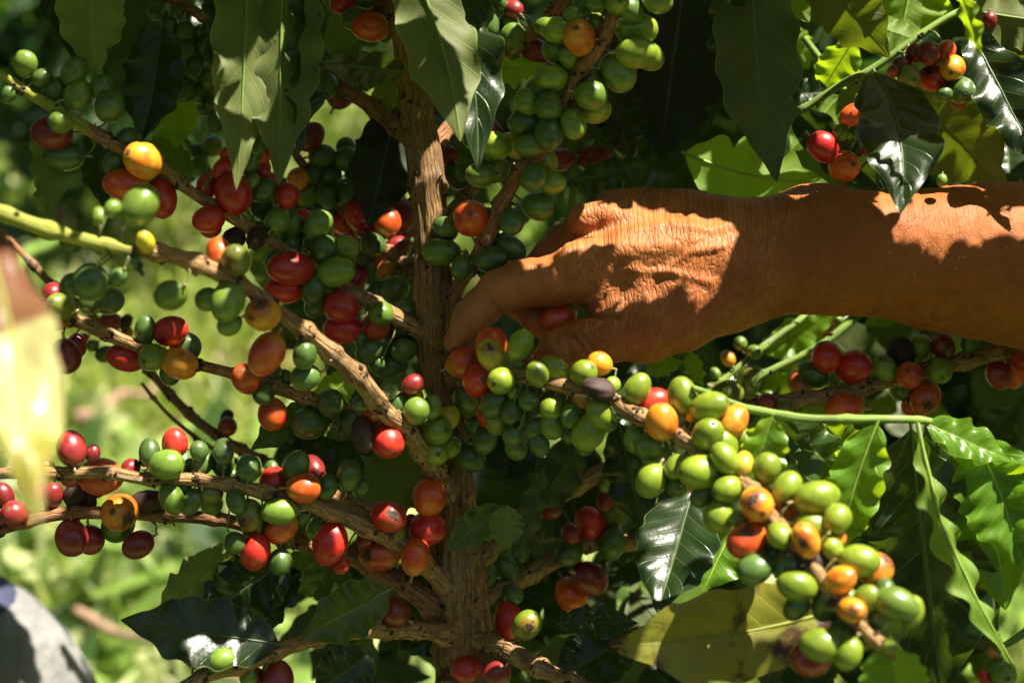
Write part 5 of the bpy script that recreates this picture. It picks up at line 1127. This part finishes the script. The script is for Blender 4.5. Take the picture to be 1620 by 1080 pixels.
# ------------------------------------------------------------------ the tree's unseen crown above the frame: leaves placed to shade all but LIT
bpy.context.view_layer.update()
def inpoly(x, y, poly):
    r = np.zeros(x.shape, bool); n = len(poly)
    for i in range(n):
        (x1, y1), (x2, y2) = poly[i], poly[(i + 1) % n]
        c = ((y1 > y) != (y2 > y)); xi = (x2 - x1) * (y - y1) / ((y2 - y1) if y2 != y1 else 1e-9) + x1; r ^= c & (x < xi)
    return r
LIT = [
 [(790, 427), (818, 404), (870, 393), (880, 368), (905, 336), (935, 322), (990, 332), (1020, 326), (1070, 340), (1162, 350), (1140, 440), (1100, 480), (1050, 435), (1012, 412), (1040, 478), (1000, 482), (968, 448), (930, 424), (875, 412), (820, 428)],
 [(1395, 390), (1435, 335), (1460, 290), (1535, 286), (1560, 330), (1580, 340), (1650, 318), (1650, 370), (1560, 392), (1480, 398)],
 [(835, 560), (960, 555), (1010, 600), (1130, 600), (1170, 700), (1330, 750), (1350, 860), (1440, 880), (1460, 1000), (1300, 1040), (1230, 960), (1130, 880), (1000, 790), (890, 640)],
 [(1440, 670), (1530, 690), (1610, 740), (1620, 950), (1600, 1060), (1540, 960), (1500, 830)],
 [(1375, 690), (1395, 690), (1395, 800), (1335, 880), (1325, 830)], [(1270, 665), (1375, 675), (1380, 715), (1300, 710)], [(1190, 665), (1230, 665), (1215, 760), (1180, 750)],
 [(1260, 290), (1210, 262), (1200, 300), (1250, 312), (1310, 312), (1290, 262)], [(1285, 50), (1340, 60), (1400, 30), (1460, 60), (1450, 110), (1330, 150), (1290, 170), (1250, 200), (1240, 240), (1280, 230)],
 [(1400, 175), (1430, 190), (1465, 260), (1450, 300), (1420, 338), (1388, 335), (1398, 240)], [(1385, 0), (1490, 0), (1490, 60), (1400, 60)],
 [(1280, 215), (1315, 225), (1360, 260), (1350, 290), (1310, 280)], [(1240, -20), (1290, 0), (1280, 40), (1240, 20)], [(1500, 50), (1540, 60), (1580, 200), (1620, 260), (1600, 262), (1560, 190)],
 [(1300, 540), (1350, 540), (1500, 540), (1500, 600), (1480, 660), (1420, 650), (1300, 600), (1210, 640), (1210, 620)], [(1330, 630), (1360, 630), (1360, 660), (1310, 660)], [(1600, 540), (1640, 540), (1640, 600), (1590, 600)],
 [(1490, 560), (1560, 560), (1530, 590), (1500, 590)],
 [(1110, 610), (1400, 655), (1480, 660), (1480, 690), (1280, 678), (1110, 630)], [(1200, 580), (1350, 490), (1370, 510), (1210, 610)], [(1120, 600), (1260, 500), (1270, 515), (1130, 620)],
 [(1050, 780), (1115, 800), (1070, 860), (1060, 960), (1020, 950), (1025, 880)], [(1010, 975), (1060, 940), (1080, 950), (1010, 1000)], [(1170, 920), (1230, 930), (1200, 990), (1150, 1000)],
 [(700, 190), (740, 180), (750, 250), (712, 240)], [(745, 118), (860, 140), (840, 156), (770, 150)],
 [(138, 366), (205, 375), (235, 400), (205, 412), (140, 395)], [(0, 112), (50, 140), (40, 160), (0, 135)], [(-20, 400), (90, 400), (90, 840), (-20, 840)],
 [(790, 1015), (860, 1040), (860, 1062), (800, 1050)], [(340, 1055), (400, 1055), (400, 1080), (330, 1085)],
 [(540, 560), (580, 570), (580, 600), (550, 590)], [(455, 60), (472, 60), (466, 110), (455, 110)], [(785, 330), (830, 290), (845, 300), (800, 350)], [(1080, 280), (1120, 275), (1100, 300), (1040, 300)],
 [(600, 830), (640, 830), (640, 850), (600, 850)],
]
LIT.append([(-30, 930), (60, 925), (140, 960), (140, 1130), (30, 1130), (20, 985), (-30, 960)])
step = 6
GXp, GYp = np.meshgrid(np.arange(-30, 1660, step), np.arange(-30, 1130, step)); GXp = GXp.astype(float); GYp = GYp.astype(float)
lit = np.zeros(GXp.shape, bool)
for pl in LIT: lit |= inpoly(GXp, GYp, pl)
for x, y, r in LITC: lit |= (GXp - x) ** 2 + (GYp - (y - 0.25 * r)) ** 2 < (0.75 * r) ** 2
lit |= (vnoise(GXp / 60, GYp / 60, 77) + 0.5 * vnoise(GXp / 24, GYp / 24, 78) > 0.5) & (GXp < 760) & (GYp > 310) & (GYp < 930)
dg = bpy.context.evaluated_depsgraph_get()
UU = XR - SUN * XR.dot(SUN); UU.normalize(); VV = SUN.cross(UU)
need = []; keep = []; needa = []; keepa = []
for j in range(GXp.shape[0]):
    for i in range(GXp.shape[1]):
        d = (P(GXp[j, i], GYp[j, i], 1.0) - CAM).normalized()
        ok, loc, nn, ix, ob, mm = S.ray_cast(dg, CAM + d * 0.05, d, distance=1.6)
        if not ok: continue
        dp = (loc - CAM).dot(FW)
        if dp > 1.3: continue
        q = (loc.dot(UU), loc.dot(VV), loc.dot(SUN)); (keep if lit[j, i] else need).append(q)
        if ob.name.startswith('body'): (keepa if lit[j, i] else needa).append(q)
need = np.array(need); keep = np.array(keep)
CELL = 0.0016; lo = need.min(0)[:2] - 0.12; hi = need.max(0)[:2] + 0.12
shp = np.ceil((hi - lo) / CELL).astype(int) + 2
NEED = np.zeros(shp, bool); KEEP = np.zeros(shp, bool); SD = np.full(shp, np.nan); cov = np.zeros(shp, bool)
ni = ((need[:, :2] - lo) / CELL).astype(int); ki = ((keep[:, :2] - lo) / CELL).astype(int); ki = np.clip(ki, 0, shp - 1)
for a in (-2, -1, 0, 1, 2):
    for b in (-2, -1, 0, 1, 2): NEED[np.clip(ni[:, 0] + a, 0, shp[0] - 1), np.clip(ni[:, 1] + b, 0, shp[1] - 1)] = True
SD[ni[:, 0], ni[:, 1]] = need[:, 2]; SDc = SD[::8, ::8].copy()
for a in (-1, 0, 1):
    for b in (-1, 0, 1): KEEP[np.clip(ki[:, 0] + a, 0, shp[0] - 1), np.clip(ki[:, 1] + b, 0, shp[1] - 1)] = True
KA = np.zeros(shp); NA = np.zeros(shp)
for src, M in ((keepa, KA), (needa, NA)):
    q = ((np.array(src)[:, :2] - lo) / CELL).astype(int)
    for a in (-1, 0, 1):
        for b in (-1, 0, 1): np.add.at(M, (q[:, 0] + a, q[:, 1] + b), 2.0 if a == b == 0 else 1.0)
KA, NA = KA > NA, (NA >= KA) & (NA > 0)
KEEP &= ~NA; NEED |= NA; KEEP |= KA; NEED &= ~KEEP
def loose_leaf(c, ax, nrm, L, W, nv=9):
    """cheap folded leaf with pointed ends"""
    sd = ax.cross(nrm); V = []
    for j in range(nv):
        t_ = j / (nv - 1); pr = math.sin(math.pi * t_ ** 0.85) ** 0.85 * (1 - 0.5 * max(0, (t_ - .72) / .28)) + 0.01
        for u in (-1, -0.5, 0, 0.5, 1):
            V.append(c + ax * (t_ - .5) * L + sd * u * W * pr + nrm * (abs(u) * W * .25 * pr - 0.12 * L * (2 * t_ - 1) ** 2 + 0.02 * L * math.sin(t_ * 17 + u * 2)))
    return V
def up_(M, n):
    fs = np.linspace(0, 1, n, endpoint=False)
    r1 = np.stack([M[:-1] * (1 - f) + M[1:] * f for f in fs], 1).reshape(-1, M.shape[1])
    return np.stack([r1[:, :-1] * (1 - f) + r1[:, 1:] * f for f in fs], 2).reshape(len(r1), -1)
cr = random.Random(3); acc = Acc(); nleaf = 0; stemP = []
PASS = [(z, n_, 1) for z, n_ in ((0.040, 900), (0.028, 1200), (0.018, 1800), (0.012, 2200), (0.008, 2600), (0.0055, 3000), (0.0055, 3000))] + \
       [(z, n_, 0) for z, n_ in ((0.050, 1200), (0.034, 1500), (0.024, 1500), (0.016, 2000), (0.016, 1500), (0.011, 2500), (0.011, 2000), (0.0075, 2500), (0.0075, 2500))]
for size, tries, armp in PASS:
    cells = np.argwhere((NA if armp else NEED) & ~KA & ~cov)
    if len(cells) == 0: continue
    for q in range(tries):
        ce = cells[cr.randrange(len(cells))]
        if cov[ce[0], ce[1]]: continue
        sd0 = SD[max(0, ce[0] - 4):ce[0] + 5, max(0, ce[1] - 4):ce[1] + 5]; sd0 = sd0[~np.isnan(sd0)]
        if len(sd0) == 0: continue
        base = UU * (lo[0] + (ce[0] + cr.random()) * CELL) + VV * (lo[1] + (ce[1] + cr.random()) * CELL)
        s = float(sd0.max()) + 0.10; L = size * cr.uniform(1.5, 2.4); W = size * cr.uniform(0.45, 0.62)
        marg = (size * 1.3) / 0.75 * FPX
        for it in range(60):
            c = base + SUN * s; x, y, dpt = proj(c)
            if (y < -marg - 25) or dpt < 0.12 and y < -marg * 3: break
            s += 0.02
        s += cr.uniform(0, 0.10); c = base + SUN * s
        ax = Vector((cr.uniform(-1, 1), cr.uniform(-1, 1), cr.uniform(-0.7, 0.3))).normalized()
        nr = (SUN + Vector((cr.uniform(-.6, .6), cr.uniform(-.6, .6), cr.uniform(-.2, .6)))).normalized(); nr = (nr - ax * nr.dot(ax)).normalized()
        V = loose_leaf(c, ax, nr, L, W)
        A5 = np.array([tuple(v) for v in V]).reshape(9, 5, 3); U_, V_ = A5 @ np.array(UU), A5 @ np.array(VV)
        # rasterise finely by bilinear sampling
        NU = max(3, int(L / 8 / CELL * 1.5)); up = lambda M: up_(M, NU)
        a = ((up(U_) - lo[0]) / CELL).astype(int).ravel(); b = ((up(V_) - lo[1]) / CELL).astype(int).ravel()
        k = (a >= 0) & (b >= 0) & (a < shp[0]) & (b < shp[1]); a = a[k]; b = b[k]
        code = np.unique(a * shp[1] + b); aa, bb = code // shp[1], code % shp[1]
        if KA[aa, bb].sum() > 0.03 * len(aa) or (not armp and KEEP[aa, bb].sum() > 0.05 * len(aa)): continue
        gain = (NEED[aa, bb] & ~cov[aa, bb]).sum()
        if gain < 0.2 * len(aa) and gain < 20: continue
        V2 = loose_leaf(c + SUN * cr.uniform(0.05, 0.22), ax, nr, L * .9, W * .9)  # second leaf added sunward of the first, blocks more sky light
        acc.add([tuple(v) for v in V2], gridfaces(5, 9).tolist(), 0, [((u + 1) / 2, j / 8) for j in range(9) for u in (-1, -.5, 0, .5, 1)])
        cov[aa, bb] = True; acc.add([tuple(v) for v in V], gridfaces(5, 9).tolist(), 0, [((u + 1) / 2, j / 8) for j in range(9) for u in (-1, -.5, 0, .5, 1)]); nleaf += 1; stemP.append(c)
nx_ = 0          # extra leaves added outside the frame to cut sky light, sun's gaps left free
for q in range(6500):
    c = Vector((cr.uniform(-1.0, 1.0), cr.uniform(0.10, 1.35), cr.uniform(0.75, 2.25))); x, y, dpt = proj(c); m_ = 0.07 / max(dpt, 0.05) * FPX
    if dpt > -0.05 and -m_ < x < 1620 + m_ and -m_ < y < 1080 + m_: continue
    if (c - CAM).length < 0.3 or (c.y < 0.5 and c.z < 1.72): continue
    up = lambda M: up_(M, 8)
    L = cr.uniform(.08, .14); W = L * cr.uniform(.2, .27)
    ax = Vector((cr.uniform(-1, 1), cr.uniform(-1, 1), cr.uniform(-1, 0.1))).normalized(); nr = Vector((cr.uniform(-1, 1), cr.uniform(-1, 1), cr.uniform(0, 1.2))).normalized(); nr = (nr - ax * nr.dot(ax)).normalized()
    V = loose_leaf(c, ax, nr, L, W); A5 = np.array([tuple(v) for v in V]).reshape(9, 5, 3)
    a = ((up(A5 @ np.array(UU)) - lo[0]) / CELL).astype(int).ravel(); b = ((up(A5 @ np.array(VV)) - lo[1]) / CELL).astype(int).ravel(); k = (a >= 0) & (b >= 0) & (a < shp[0]) & (b < shp[1])
    if (KEEP[a[k], b[k]]).any() and (A5 @ np.array(SUN)).max() > np.nanmin(SD): continue
    acc.add([tuple(v) for v in V], gridfaces(5, 9).tolist(), 0, [((u + 1) / 2, j / 8) for j in range(9) for u in (-1, -.5, 0, .5, 1)]); nx_ += 1
print('extra', nx_)
print('canopy leaves', nleaf, 'covered', (cov & NEED).sum() / NEED.sum(), 'keep', KEEP.sum(), 'need', NEED.sum())
o = make('crown', acc.build('crown', [LEAF['M']], bt), bt, TREE); o['kind'] = 'stuff'  # holds the unseen leaves placed to shape sun and sky light
